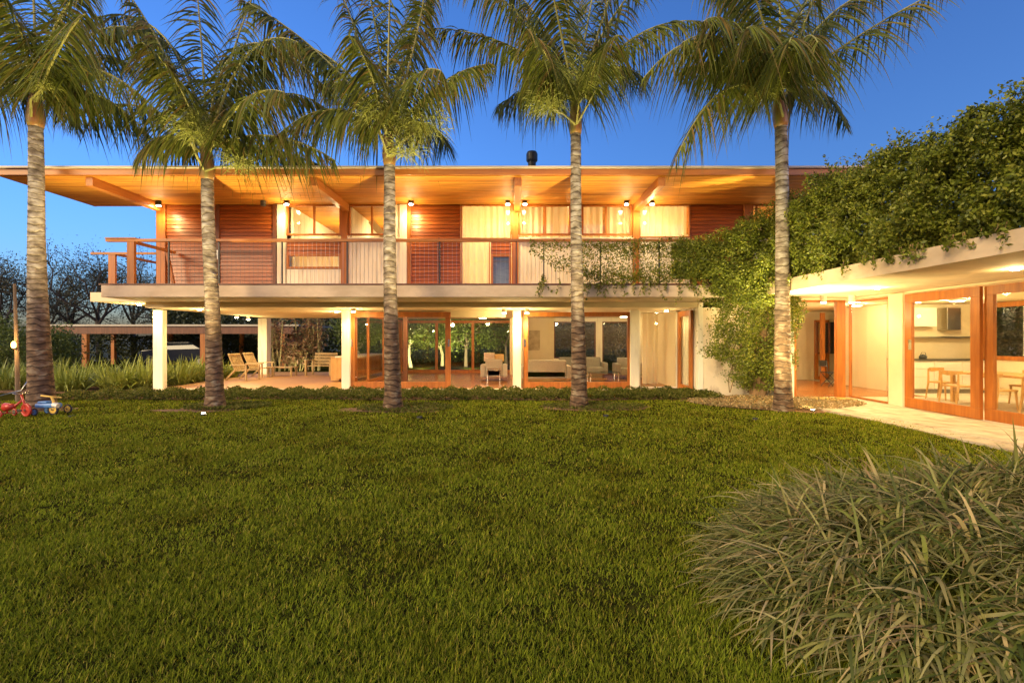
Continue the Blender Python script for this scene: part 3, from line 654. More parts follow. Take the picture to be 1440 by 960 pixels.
def strands(c, parent, n, r, up=.1, L0=.55, tilt=(0, 0)):
    P = np.array(c) + rng.normal(0, .05, (n, 3)); a = rng.uniform(0, 2*np.pi, n)
    D = unit(np.stack([np.cos(a) + tilt[0], np.sin(a) + tilt[1], rng.uniform(-.3, .9, n) + up], 1)); Ln = rng.uniform(.3, 1, n) * L0
    ex = P + D * (r * rng.uniform(0, 1, n))[:, None]
    V, f = ribbons(ex, unit(D + rng.normal(0, .5, (n, 3))), unit(rng.normal(size=(n, 3))), Ln * .6, np.full(n, .010), rng.uniform(.2, .9, n), 3, .5)
    return npmesh('flower_cluster', V, f, M['flower'], parent)
def palm(path, rads, shaft, label, fronds, Yp, clusters=()):
    """path: [(px,py)] base..top of ringed trunk ; shaft: (px,py) top of crownshaft"""
    base = at(path[0][0], path[0][1], Yp); base.z = 0
    t = thing('palm_tree', base, label, 'palm tree', 'tall palms in a row before the house')
    P = [at(px, py, Yp) for px, py in path]; P[0].z = -.05
    n = int((P[-1].z - P[0].z) / .033); zs = np.linspace(P[0].z, P[-1].z, n); pz = [p.z for p in P]
    px_ = np.interp(zs, pz, [p.x for p in P]); py_ = np.interp(zs, pz, [p.y for p in P]); rr = np.interp(zs, pz, rads)
    rr = rr * .80; rr = rr * (1 + .03 * (((zs * 7.4) % 1) - .5)) + rng.normal(0, .0012, n)
    ph = rng.uniform(0, 6)
    px_ = px_ + .012 * np.sin(zs * 1.1 + ph)
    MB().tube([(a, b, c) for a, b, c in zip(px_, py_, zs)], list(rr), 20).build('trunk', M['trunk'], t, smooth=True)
    top = Vector((px_[-1], py_[-1], zs[-1])); sh = at(shaft[0], shaft[1], Yp)
    r0 = rads[-1] * .84; k = 9
    MB().tube([top.lerp(sh, i / k) - Vector((0, 0, .02)) for i in range(k + 1)], [r0 * v for v in (1.0, 1.12, 1.2, 1.2, 1.15, 1.08, 1.0, .9, .8, .7)], 16).build('crownshaft', M['shaft'], t, smooth=True)
    for fd in fronds:
        (cx_, cy_, cd), (tx, ty, td) = fd[0], fd[1]; Lm = fd[2] * .92 if len(fd) > 2 else .82
        P0 = sh + Vector((rnd.uniform(-.04, .04), rnd.uniform(-.04, .04), rnd.uniform(-.25, .0)))
        frond(P0, at(cx_, cy_, Yp + cd), at(tx, ty, Yp + td), t, Lm, n=int(84 + 16 * rnd.random()), rad=.034)
    for (qx, qy, nn, rr_) in clusters:
        c = at(qx, qy, Yp - .15) * 1.0; c = Vector((c.x * (Yp - .75) / c.y, Yp - .75, CH + (c.z - CH) * (Yp - .75) / c.y)); strands(c, t, int(nn * 2.2), rr_)
        MB().tube([top + Vector((0, -.1, .15)), (top + c) / 2 + Vector((0, -.2, .05)), c], [.03, .022, .01], 6).build('flower_stalk', M['rachis'], t)
    return t
# extra fronds toward / away from the viewer, with their own lean
def extra(cx, cy, seeds):
    out = []
    for (a, h, d, r) in seeds:
        out.append(((cx + math.cos(a) * r * .45, cy - h, d * .4), (cx + math.cos(a) * r, cy - h * .7, d)))
    return out
palm([(58, 575), (57, 540), (54, 430), (51, 330), (50, 178)], [.36, .29, .23, .19, .165], (50, 132),
     'leftmost palm, its thick trunk behind the two toy tricycles',
     [((110, 40, -.4), (225, 160, -.6)), ((130, 85, .3), (230, 215, .6)), ((55, -20, .2), (30, -150, .8)), ((95, -30, .5), (150, -70, 1.2)),
      ((-10, 30, -.6), (-90, 110, -1)), ((0, 95, .2), (-80, 150, .4)), ((80, 110, 1.4), (110, 180, 2.2), .6), ((35, 20, -1.2), (-10, -20, -2.4)), ((90, 40, -1.5), (120, 20, -2.8)), ((20, 60, 1.5), (-20, 40, 3)), ((120, 50, 1.2), (180, 90, 2.6)), ((130, -10, .4), (235, 60, .6)), ((10, -20, .6), (-60, -20, 1.2)), ((70, 0, -.8), (130, -20, -1.6))], 10.9, [(62, 120, 60, .2)])
palm([(303, 573), (302, 550), (298, 430), (294, 330), (292, 252)], [.30, .235, .19, .17, .16], (291, 205),
     'second palm from the left, yellow flower strands hanging beside its crownshaft',
     [((235, 60, 0), (165, -30, -.4)), ((285, 60, .3), (270, -90, .6)), ((310, -60, -.3), (490, 160, -.5)), ((390, 70, .2), (480, 175, .4)), ((380, 165, -.5), (470, 225, -.8)),
      ((220, 110, .4), (85, 165, .8)), ((225, 160, -.3), (190, 228, -.5), .65), ((330, 50, .8), (370, -40, 1.6)), ((250, 90, -1.4), (200, 60, -2.6)), ((340, 110, -1.3), (400, 130, -2.4)), ((380, 200, 1.4), (450, 232, 2.4)), ((240, 80, 1.4), (190, 90, 3)), ((330, 90, 1.6), (380, 100, 3)), ((250, -20, .6), (120, 30, 1.2)), ((340, 20, -.8), (420, 60, -1.4))], 11.2,
     [(272, 190, 300, .55), (262, 165, 160, .35), (335, 233, 120, .3)])
palm([(552, 576), (552, 555), (550, 430), (548, 330), (547, 232)], [.31, .24, .19, .17, .15], (546, 185),
     'middle palm, standing before the living room sliding doors',
     [((450, 55, -.2), (340, 0, -.4)), ((510, 50, .2), (450, -80, .4)), ((548, 30, 0), (550, -120, .2)), ((590, 50, -.3), (600, -30, -.6)), ((475, 110, -.3), (385, 195, -.5)), ((620, 95, .2), (690, 90, .4)),
      ((600, 150, 1.2), (630, 205, 2.2)), ((520, 70, -1.4), (490, 50, -2.8)), ((580, 80, -1.4), (620, 100, -2.6)), ((570, 40, 1.3), (600, -20, 2.6)), ((500, 100, 1.4), (450, 120, 2.8)), ((530, 10, .6), (500, -90, 1.2)), ((580, 10, .2), (640, -60, .4)), ((480, 60, .4), (400, 60, .8))], 11.0,
     [(592, 180, 360, .6), (530, 165, 160, .4), (568, 215, 150, .4)])
palm([(814, 572), (814, 552), (812, 430), (811, 330), (809, 188)], [.30, .235, .19, .165, .15], (809, 138),
     'fourth palm from the left, standing before the framed lounge window',
     [((730, 40, .2), (600, 40, .4)), ((745, 0, -.3), (640, -40, -.5)), ((800, 10, .2), (790, -130, .4)), ((850, 20, -.2), (880, -80, -.4)), ((880, 20, .2), (985, 30, .4)), ((870, 60, 1.2), (905, 118, 2.2)),
      ((770, 95, 1.2), (700, 150, 1.6)), ((760, 60, -1.4), (740, 40, -2.8)), ((850, 50, -1.4), (870, 50, -2.8)), ((830, 10, 1.4), (840, -40, 2.8)), ((760, 30, 1.4), (720, 10, 2.8)), ((780, 0, -.7), (760, -90, -1.4)), ((770, 70, -.4), (745, 100, -.7)), ((850, 0, .6), (930, -40, 1.0)), ((760, -10, .3), (690, -30, .6))], 11.3,
     [(815, 120, 340, .6), (772, 150, 240, .45), (850, 105, 120, .35)])
palm([(1100, 574), (1101, 555), (1101, 430), (1100, 330), (1098, 178)], [.29, .235, .19, .175, .16], (1096, 128),
     'rightmost palm, its trunk rising before the vine covered corner',
     [((1000, -10, -.5), (905, 110, -.8), 1.05), ((1015, 70, -1.0), (950, 225, -1.5), .95), ((1170, 60, .2), (1345, -25, .4), 1.0), ((1100, 0, .2), (1090, -130, .4)), ((1160, 100, .6), (1190, 180, 1.2), .6), ((1050, 0, .5), (960, -60, 1)), ((1140, 0, -.4), (1190, -110, -.8)),
      ((1080, 20, -1.4), (1050, 40, -2.8), 1.05), ((1130, 20, -1.3), (1150, 60, -2.6), 1.0), ((1040, 60, .8), (960, 100, 1.6)), ((1120, 10, 1.4), (1150, -20, 2.8)), ((1030, 0, -1.2), (990, 30, -2.2), 1.0), ((1070, -20, -.6), (1020, -90, -1.2)), ((1110, 50, 1.6), (1080, 120, 2.6), .7), ((1020, 20, -1.0), (960, 60, -1.8), 1.15), ((1060, -20, .2), (1000, -40, .4), 1.1), ((1150, 0, .3), (1250, -20, .6), 1.0), ((1120, 30, -1.8), (1110, 60, -3.0), 1.0)], 10.8, [(1080, 130, 100, .35)])

# ground uplights
for (px, Y, pxa, lb) in ((100, 9.9, 50, 'small ground spotlight right of the leftmost palm'), (286, 10.2, 292, 'small lit ground spotlight at the foot of the second palm'),
                         (590, 9.8, 547, 'small ground spotlight right of the middle palm'), (852, 10.0, 809, 'small ground spotlight right of the fourth palm'), (1143, 10.7, 1098, 'lit disc ground spotlight right of the rightmost palm')):
    x = X(px, Y); t = thing('ground_spotlight', (x, Y, 0), lb, 'light', 'spotlights in the ground by the palms')
    zl_ = .031 if px in (286, 1143) else -.08
    MB().tube([(x, Y, -.14), (x, Y, .03)], [.05, .055], 18, caps=False).build('housing', M['black'], t)
    MB().tube([(x, Y, zl_), (x, Y, zl_ + .003)], .035, 18).build('lens', M['lens'], t)
    tgt = at(pxa, 100, Y + .3); d = tgt - Vector((x, Y, .1))
    lamp('up_light', (x, Y, .08), 2300, t, 'SPOT', .06, (1, .80, .36), d.to_track_quat('-Z', 'Y').to_euler(), 62, 1.0)
    if px == 1143: lamp('wide_light', (x, Y, .1), 160, t, 'SPOT', .06, (1, .84, .42), (R(150), 0, R(0)), 150, .9)

vx, vy = X(1062, 9.6), 9.6  # extra unseen fixture in the lawn, added to light the vine
t = thing('ground_spotlight', (vx, vy, 0), 'added recessed ground spotlight left of the rightmost palm, to light the vine', 'light', 'spotlights in the ground by the palms')
MB().tube([(vx, vy, -.14), (vx, vy, .03)], [.05, .055], 18, caps=False).build('housing', M['black'], t)
MB().tube([(vx, vy, -.08), (vx, vy, -.077)], .035, 18).build('lens', M['lens'], t)
lamp('up_light', (vx, vy, .06), 950, t, 'SPOT', .06, (1, .84, .38), (Vector((6.7, 10.6, 3.6)) - Vector((vx, vy, .1))).to_track_quat('-Z', 'Y').to_euler(), 95, 1.0)

# ---------------------------------------------------------------- planting
def blob_leaves(c, r, n, size, flat=.4, shell=.55, m='gleaf', asp=.5):
    d = unit(rng.normal(size=(n, 3))); rad = shell + (1 - shell) * rng.uniform(0, 1, n)
    lump = 1 + .22 * np.sin(d[:, 0] * 5 + c[0]) * np.sin(d[:, 2] * 6 + c[1]) + .12 * np.sin(d[:, 1] * 11)
    P = np.array(c) + d * np.array(r) * (rad * lump)[:, None]
    return leaves(P, size, d, flat, asp)
# vine over balcony rail, wing roof and corner
vine = thing('climbing_vine', (6.6, 13.3, 0), 'thick leafy climbing vine over the wing roof and balcony railing, hanging at the corner', 'climbing vine')
def vine_mass(path, n, size, name='foliage', r0=.62):
    """path entries: (x, y, zlo, zhi, half width)"""
    path = np.array(path, float); seg = np.linalg.norm(np.diff(path[:, :2], axis=0), axis=1) * (path[:-1, 3] - path[:-1, 2] + path[1:, 3] - path[1:, 2])
    cum = np.concatenate([[0], np.cumsum(seg)]) / seg.sum(); u = rng.uniform(0, 1, n)
    q = np.stack([np.interp(u, cum, path[:, i]) for i in range(5)], 1)
    d = np.gradient(path[:, :2], axis=0); dx = np.interp(u, cum, d[:, 0]); dy = np.interp(u, cum, d[:, 1]); nn = unit(np.stack([dy, -dx], 1))
    a = rng.uniform(0, 2 * np.pi, n); rad = r0 + (1 - r0) * rng.uniform(0, 1, n) ** .6
    # lumps and gaps
    s = q[:, 0] * 2.1 + q[:, 1] * 2.3
    ca = np.sign(np.cos(a)) * np.abs(np.cos(a)) ** .6; sa = np.sign(np.sin(a)) * np.abs(np.sin(a)) ** .75
    zc = (q[:, 2] + q[:, 3]) / 2; zh = (q[:, 3] - q[:, 2]) / 2
    lump = 1 + .14 * np.sin(s * 2.7 + a * 3) + .10 * np.sin(s * 6.1 - a * 5) + .06 * np.sin(s * 13 + a * 9)
    P = np.stack([q[:, 0] + nn[:, 0] * ca * rad * lump * q[:, 4], q[:, 1] + nn[:, 1] * ca * rad * lump * q[:, 4], zc + zh * sa * rad * (1 + (lump - 1) * .7)], 1)
    big = .13 * np.sin(q[:, 1] * 3.3 + P[:, 2] * 4.1) + .10 * np.sin(q[:, 1] * 7.7 - P[:, 2] * 5.9 + q[:, 0] * 6) + .07 * np.sin(P[:, 2] * 13 + s * 5)
    big *= np.minimum(q[:, 4] / .6, 1)
    P[:, 0] += nn[:, 0] * ca * big; P[:, 1] += nn[:, 1] * ca * big; P[:, 2] += np.where(sa > .2, big * .8, 0)
    P += rng.normal(0, .03, P.shape)
    out = np.stack([nn[:, 0] * ca, nn[:, 1] * ca, sa], 1)
    V, f = leaves(P, size, unit(out + np.array([0, 0, .4])), .45, .5)
    return npmesh(name, V, f, M['vine'], vine)
wpath = [(6.6, 12.3, 2.95, 4.45, .5), (6.65, 11.2, 2.95, 4.85, .55), (6.75, 10.2, 2.95, 4.85, .58), (6.8, 8.8, 2.96, 4.78, .6), (6.75, 7.3, 2.96, 4.7, .6), (6.7, 6.0, 2.96, 4.62, .58), (6.7, 4.8, 2.96, 4.6, .55), (6.7, 3.2, 2.96, 4.5, .5)]
vine_mass(wpath, 150000, .062)
vine_mass([(a, b, c, d - .1, e * .8) for a, b, c, d, e in wpath], 42000, .08, r0=.1)
vine_mass([(4.0, 12.0, 3.1, 4.0, .16), (4.8, 12.0, 3.05, 4.12, .22), (5.5, 12.0, 2.9, 4.35, .35), (6.3, 12.1, 2.7, 4.7, .5)], 36000, .06, r0=.3)
vine_mass([(1.6, 11.98, 3.15, 4.0, .08), (2.4, 11.98, 2.95, 4.02, .12), (3.4, 11.98, 2.98, 4.05, .14), (4.2, 11.98, 3.0, 4.08, .16)], 7600, .058)
vine_mass([(.45, 11.98, 3.75, 4.02, .05), (1.0, 11.98, 3.35, 4.03, .07), (1.8, 11.98, 3.1, 4.03, .09)], 1100, .065)
# hanging curtain at the corner
vine_mass([(4.9, 11.93, 2.75, 3.1, .06), (5.4, 11.9, 2.5, 3.2, .12), (6.1, 11.85, 2.3, 3.3, .22), (6.6, 11.7, 2.5, 3.2, .2)], 9000, .06, r0=.3)
def curtain_vine():
    n = 36000; z = rng.uniform(.2, 3.1, n); x = rng.uniform(4.9, 7.5, n)
    edge = 4.98 + .0 * z + np.where(z > 2.1, (2.6 - z) * .55, .30 + .16 * np.sin(z * 4)) + .75 * np.clip(1.5 - z, 0, 1.3) + .18 * np.sin(z * 9) + rng.normal(0, .16, n)
    ok = (x > edge); x, z = x[ok], z[ok]; y = 12.2 + (3.1 - z) * .33 + rng.uniform(-.25, .3, len(x)) + .12 * np.sin(x * 7) + .1 * np.sin(z * 5); y = np.minimum(y, 13.65)
    gap = np.sin(x * 8 + z * 3) * np.sin(z * 7 - x * 4) > -.75; P = np.stack([x, y, z], 1)[gap]
    V, f = leaves(P, .065, np.tile(np.array([[0, -1., .5]]), (len(P), 1)), .45, .5)
    return npmesh('foliage', V, f, M['vine'], vine)
curtain_vine()
# wisps and shoots
def shoots():
    P = []; stems = MB()
    for i in range(230):
        k = rnd.random()
        if k < .45:
            yy = rnd.uniform(4, 11.5); zt_ = np.interp(yy, [4.8, 6, 7.3, 8.8, 10.2, 11.2], [4.6, 4.62, 4.7, 4.75, 5.0, 4.85]); p = Vector((rnd.uniform(6.5, 7.3), yy, zt_ - .15)); d = Vector((rnd.uniform(-.5, .5), rnd.uniform(-.6, .6), 1)).normalized(); ln = rnd.uniform(.2, .6)
        elif k < .7:
            p = Vector((6.15, rnd.uniform(4, 11.8), 3.05)); d = Vector((-.15, rnd.uniform(-.4, .4), -1)).normalized(); ln = rnd.uniform(.1, .3)
        else:
            p = Vector((rnd.uniform(.6, 5.4), 11.93, rnd.uniform(2.98, 3.2))); d = Vector((rnd.uniform(-.5, .5), -.15, -1)).normalized(); ln = rnd.uniform(.15, .55)
        pts = []
        for j in range(7):
            pts.append(p.copy()); p = p + d * (ln / 6); d = (d + Vector((rnd.gauss(0, .18), rnd.gauss(0, .18), -.05))).normalized()
        stems.tube(pts, [.006 - .0007 * j for j in range(7)], 4)
        for q in pts[1:]:
            for _ in range(3): P.append(q + Vector((rnd.gauss(0, .025), rnd.gauss(0, .025), rnd.gauss(0, .025))))
    V, f = leaves(np.array([tuple(p) for p in P]), .075, None, .3, .5); npmesh('foliage', V, f, M['vine'], vine); return stems
st = shoots()
tw = st.build('twigs', M['vstem'], vine); tw['kind'] = 'stuff'
MB().tube([(6.7, 13.35, -.05), (6.72, 13.3, .5), (6.8, 13.1, 1.1), (6.65, 12.8, 1.8), (6.7, 12.4, 2.6), (6.8, 12.2, 3.2)], [.16, .13, .11, .09, .08, .05], 10).build('stem', M['vstem'], vine)
MB().tube([(6.82, 13.3, -.05), (6.95, 13.2, .6), (6.9, 13.0, 1.3), (7.0, 12.7, 2.2), (6.9, 12.4, 3.0)], [.13, .11, .09, .07, .05], 10).build('stem', M['vstem'], vine)
for i in range(9):
    x0 = rnd.uniform(5.9, 7.2); pts = [(x0 + .1 * math.sin(k * 1.3 + i), 13.5 - k * .16, .1 + k * .36) for k in range(9)]; MB().tube(pts, .012, 5).build('stem', M['vstem'], vine)


# strap leaved clumps left
def strap_clump(x, y, n, ln, name, label, group, m='agap', wd=.017, spread=.35, seg=4, up=1.0):
    a = rng.uniform(0, 2*np.pi, n); r = spread * np.sqrt(rng.uniform(0, 1, n)); P = np.stack([x + np.cos(a) * r, y + np.sin(a) * r, np.full(n, -.01)], 1)
    b = a + rng.normal(0, .5, n); k = rng.uniform(.15, 1.0, n); D = unit(np.stack([np.cos(b) * k, np.sin(b) * k, np.full(n, up)], 1))
    W = np.stack([-np.sin(b), np.cos(b), np.zeros(n)], 1)
    V, f = ribbons(P, D, W, rng.uniform(.6, 1.1, n) * ln, np.full(n, wd) * rng.uniform(.7, 1.2, n), rng.uniform(.1, .75, n), seg, .25)
    o = npmesh(name, V, f, M[m], None, (x, y, 0)); tag(o, label, 'plant', group); return o
spots = [(13, 15.2, 'far left strap leaved clump beside the lamp post'), (-12, 16.4, 'strap leaved clump cut by the left edge of the photo'), (50, 17.6, 'strap leaved clump behind the leftmost palm trunk'), (100, 14.9, 'big strap leaved clump just right of the leftmost palm'),
         (135, 16.3, 'strap leaved clump in the bed, second right of the leftmost palm'), (163, 15.2, 'front strap leaved clump midway between leftmost palm and end column'), (190, 16.8, 'strap leaved clump just left of the end column'), (205, 15.6, 'front strap leaved clump against the left side of the end column'),
         (247, 16.8, 'strap leaved clump just right of the end column'), (268, 17.8, 'strap leaved clump between the end column and the second palm'), (293, 18.6, 'strap leaved clump behind the second palm trunk'), (318, 19.5, 'small pale strap leaved clump behind the teak lounger'), (80, 16.0, 'strap leaved clump peeping past the leftmost palm trunk')]
for px, Y, lb in spots:
    strap_clump(X(px, Y), Y, 300, 1.3 if px != 318 else 1.0, 'strap_leaf_plant', lb, 'strap leaved plants left of the veranda', spread=.38, up=1.0, wd=.03)
# foreground mound
def mound():
    n = 13500; cx_, cy_, rx, ry, hz = 3.35, 2.95, 1.95, 1.5, .66
    a = rng.uniform(0, 2*np.pi, n); r = np.sqrt(rng.uniform(0, 1, n)); ux, uy = np.cos(a) * r, np.sin(a) * r
    x = cx_ + ux * rx; y = cy_ + uy * ry; lum = .08 * np.sin(x * 5.1 + y * 3) + .06 * np.sin(y * 6.3 - x * 2)
    z = np.maximum(hz * np.sqrt(np.maximum(1 - r**2, 0)) + lum * (1 - r) - .12, 0)
    # several crowns of growth
    cxs = np.array([(2.1, 2.4), (1.95, 3.0), (2.35, 3.7), (2.9, 2.5), (2.8, 3.2), (3.2, 3.9), (3.6, 2.8), (3.7, 3.5), (2.5, 1.95), (3.3, 2.0), (4.2, 3.2), (4.1, 4.1), (4.7, 3.0), (4.6, 3.8)])
    P = np.stack([x, y, z], 1); dd = ((P[:, None, :2] - cxs[None]) ** 2).sum(-1); ci = cxs[dd.argmin(1)]
    o = P[:, :2] - ci; gl = np.stack([ux, uy], 1); b = np.arctan2(o[:, 1] * 1.5 + gl[:, 1] * .55, o[:, 0] * 1.5 + gl[:, 0] * .55) + rng.normal(0, .85, n)
    k = .45 + 1.4 * r * rng.uniform(.5, 1.2, n); D = unit(np.stack([np.cos(b) * k, np.sin(b) * k, rng.uniform(.45, 1.1, n)], 1))
    W = unit(np.stack([-np.sin(b), np.cos(b), rng.normal(0, .25, n)], 1)); Lh = rng.uniform(.25, .58, n)
    V, f = ribbons(P, D, W, Lh, rng.uniform(.0045, .0115, n), rng.uniform(.3, 1.0, n), 6, .2)
    k2 = 1500; j = rng.choice(n, k2, False); b2 = rng.uniform(0, 2*np.pi, k2); h2 = rng.uniform(.3, 1.6, k2)
    D2 = unit(np.stack([np.cos(b2) * h2 + gl[j, 0] * .6, np.sin(b2) * h2 + gl[j, 1] * .6, np.ones(k2)], 1)); W2 = unit(np.stack([-np.sin(b2), np.cos(b2), rng.normal(0, .3, k2)], 1))
    V2, f2 = ribbons(P[j] + np.array([0, 0, .03]), D2, W2, rng.uniform(.35, .70, k2), rng.uniform(.007, .014, k2), rng.uniform(.2, .9, k2), 6, .2)
    f = [np.concatenate([a_, b_ + len(V)]) for a_, b_ in zip(f, f2)]; V = np.concatenate([V, V2])
    return npmesh('ornamental_grass', V, f, M['mound'], None, (cx_, cy_, 0))
tag(mound(), 'large mound of arching striped grass in the right foreground', 'ornamental grass')
# ground cover strip and rings
def cover(n, fn, size, name, label, m='cover'):
    P = fn(n); V, f = leaves(P, size, None, .35, .6); o = npmesh(name, V, f, M[m]); tag(o, label, 'ground cover', kind='stuff'); return o
def strip(n):
    x = rng.uniform(-11.9, 5.5, n); y = rng.uniform(12.5, 14.3, n); y -= np.clip(-(x + 8) * .08, 0, .3)
    h = .16 + .05 * np.sin(x * 7 + y * 5) + .03 * np.sin(x * 17); return np.stack([x, y, rng.uniform(.0, 1, n) ** .5 * h], 1)
cover(60000, strip, .055, 'ground_cover', 'low dark leafy ground cover strip along the terrace edge')
def ring(n):
    P = []
    for (px, Y, rx, ry) in ((570, 11.1, 1.1, .7), (835, 11.3, 1.2, .6), (320, 11.4, 1.0, .6)):
        k = n // 3; a = rng.uniform(0, 2*np.pi, k); r = np.sqrt(rng.uniform(0, 1, k)); P.append(np.stack([X(px, Y) + np.cos(a) * r * rx, Y + np.sin(a) * r * ry, rng.uniform(.0, .075, k)], 1))
    return np.concatenate(P)
cover(9000, ring, .05, 'ground_cover', 'thin pale ground cover growing round the palm feet')
def litter(n):
    a = rng.uniform(0, 2*np.pi, n); r = np.sqrt(rng.uniform(0, 1, n)); return np.stack([6.5 + np.cos(a) * r * 2.1, 12.0 + np.sin(a) * r * 1.25, .02 + rng.uniform(0, .05, n)], 1)
cover(8000, litter, .06, 'leaf_litter', 'dry fallen leaves and sparse creepers under the corner vine', 'litter')
def discs(name, cx, cy, rx, ry, z):
    mb = MB(); k = 28; n = len(mb.v); mb.v.append((cx, cy, gz(cx, cy) + z))
    for i in range(k): a = 2*math.pi*i/k; q = 1 + .12 * math.sin(a * 3 + cx) + .07 * math.sin(a * 7); xx, yy = cx + math.cos(a)*rx*q, cy + math.sin(a)*ry*q; mb.v.append((xx, yy, gz(xx, yy) + z * .3))
    for i in range(k): mb.f.append((0, 1 + i, 1 + (i + 1) % k))
    o = mb.build(name, M['mulch']); o['kind'] = 'structure'
for (px, Y, rx, ry) in ((552, 11.0, 1.15, .62), (830, 11.25, 1.25, .6), (303, 11.2, .8, .5), (245, 10.9, .5, .2), (57, 10.9, .7, .5)): discs('mulch', X(px, Y), Y, rx, ry, .014)
discs('mulch', 6.6, 12.0, 2.2, 1.3, .02)
s = MB().box(-12.2, 5.7, 12.7, 14.34, -.1, .02).build('planting_bed', M['mulch']); s['kind'] = 'structure'
s = MB().box(-24, -11.0, 14.3, 22, -.1, .015).build('planting_bed', M['mulch']); s['kind'] = 'structure'

# trees
def branch(mb, p, d, ln, r, lev, tips, rg, nb=4, up=.15, wig=.16):
    pts = [p.copy()]; k = 6; q = p.copy(); dd = d.copy()
    for i in range(k):
        q = q + dd * (ln / k); dd = (dd + Vector((rg.gauss(0, wig), rg.gauss(0, wig), rg.gauss(0, wig) + up * .3))).normalized(); pts.append(q.copy())
    mb.tube(pts, [r * (1 - .6 * i / k) for i in range(k + 1)], 5 if lev else 8, caps=False)
    if lev <= 0: tips += pts[2:]; return
    for i in range(nb):
        j = rg.randint(2, k); a = rg.uniform(0, 2*math.pi); u = dd.orthogonal().normalized(); v = dd.cross(u)
        nd = (dd * rg.uniform(.3, .8) + (u * math.cos(a) + v * math.sin(a)) * rg.uniform(.6, 1) + Vector((0, 0, up))).normalized()
        branch(mb, pts[j], nd, ln * rg.uniform(.5, .75), r * .5, lev - 1, tips, rg, nb, up, wig)
def tree(px, Y, h, label, seed, lm='tleaf', bm='dbark', n=9, size=.16, sc_=.35, lev=3, group='trees beyond the garden', asp=.4, r=.18, nb=4, trunkh=.32, name='tree'):
    rg = random.Random(seed); x = X(px, Y); t = thing(name, (x, Y, 0), label, 'tree', group); mb = MB(); tips = []
    base = Vector((x, Y, -.1)); th = h * trunkh; top = base + Vector((rg.uniform(-.3, .3), 0, th))
    mb.tube([base, (base + top) / 2 + Vector((rg.uniform(-.1, .1), 0, 0)), top], [r * 1.3, r, r * .85], 9)
    for i in range(nb + 1):
        a = 2*math.pi*i/(nb + 1) + rg.uniform(-.4, .4)
        branch(mb, top - Vector((0, 0, rg.uniform(0, th * .25))), Vector((math.cos(a) * .7, math.sin(a) * .7, rg.uniform(.6, 1.2))).normalized(), h * .36, r * .6, lev - 1, tips, rg, nb)
    mb.build('trunk', M[bm], t, smooth=True)
    T = np.array([tuple(p) for p in tips]); P = np.repeat(T, n, 0) + rng.normal(0, sc_, (len(T) * n, 3))
    V, f = leaves(P, size, None, .2, asp); npmesh('crown', V, f, M[lm], t); return t
tree(5, 36, 9.0, 'dark airy tree at the left edge behind the leftmost palm', 1, n=13, sc_=.42, size=.16)
tree(-60, 38, 9.5, 'dark airy tree mostly outside the left edge', 12, n=13, sc_=.42, size=.16)
tree(95, 40, 9.5, 'feathery dark tree between leftmost palm and roof corner', 2, n=13, sc_=.42, size=.16)
tree(140, 37, 9.8, 'tallest feathery tree left of the side balcony', 3, n=13, sc_=.42, size=.16)
tree(190, 42, 10.5, 'feathery dark tree behind the side balcony railing', 4, n=13, sc_=.42, size=.16)
tree(245, 39, 8.5, 'dark tree seen under the balcony slab beside the end column', 5, n=13, sc_=.42, size=.16)
tree(60, 46, 8.5, 'low distant tree behind the gap right of the leftmost palm', 6, n=13, sc_=.42, size=.16)
tree(300, 44, 8.5, 'distant dark tree seen above the carport roof', 13, n=13, sc_=.42, size=.16)
gk = dict(group='lit garden trees behind the living room', lm='gleaf', bm='pbark', lev=2, r=.09, nb=4, size=.15, trunkh=.36, name='garden_tree', asp=.55)
tree(578, 27, 3.9, 'pale trunked garden tree behind the living room, leftmost of the lit ones', 7, n=55, sc_=.32, **gk)
tree(622, 28.5, 4.0, 'pale forked garden tree seen beside the rear mullion', 8, n=55, sc_=.32, **gk)
tree(505, 28, 3.9, 'lit garden tree seen through the side glazing', 9, n=50, sc_=.32, **gk)
gk['bm'] = 'bark'
tree(655, 27.5, 4.2, 'brown trunked garden tree right of the forked one', 10, n=45, sc_=.32, **gk)
tree(712, 29, 4.4, 'leafy garden tree at the right end of the rear glazing', 11, n=55, sc_=.34, **gk)
for px in (590, 660): lamp('garden_light', (X(px, 25.2), 25.0, .25), 700, typ='SPOT', size=.08, col=(1, .9, .45), rot=(R(115), 0, 0), angle=120)
# hedges
def hedge(x0, x1, y0, y1, h, n, label, m='hleaf', size=.16):
    x = rng.uniform(x0, x1, n); y = y0 + (y1 - y0) * rng.uniform(0, 1, n) ** 1.6; hh = h * (1 + .08 * np.sin(x * .9) + .05 * np.sin(x * 2.7)); z = hh * rng.uniform(0, 1, n) ** .8
    y += .2 * np.sin(x * 1.7 + z * 2); V, f = leaves(np.stack([x, y, z], 1), size, np.tile(np.array([[0, -1., .3]]), (n, 1)), .4, .6)
    o = npmesh('hedge', V, f, M[m], None, ((x0 + x1) / 2, y0, 0)); tag(o, label, 'hedge'); return o
hedge(-24, 12, 32, 33.5, 4.2, 100000, 'tall dark hedge closing the rear garden behind the house')
hedge(-48, -14, 30.5, 31.6, 1.9, 26000, 'lower dark hedge behind the carport on the left')
def hedge_east():
    n = 45000; y = rng.uniform(3, 19, n); x = 16 + rng.uniform(0, 1, n) ** 1.5; z = 3.6 * rng.uniform(0, 1, n) ** .8
    V, f = leaves(np.stack([x, y, z], 1), .14, np.tile(np.array([[-1., 0, .3]]), (n, 1)), .4, .6)
    o = npmesh('hedge', V, f, M['hleaf'], None, (16, 11, 0)); tag(o, 'dark hedge seen through the kitchen window of the wing', 'hedge')
hedge_east()
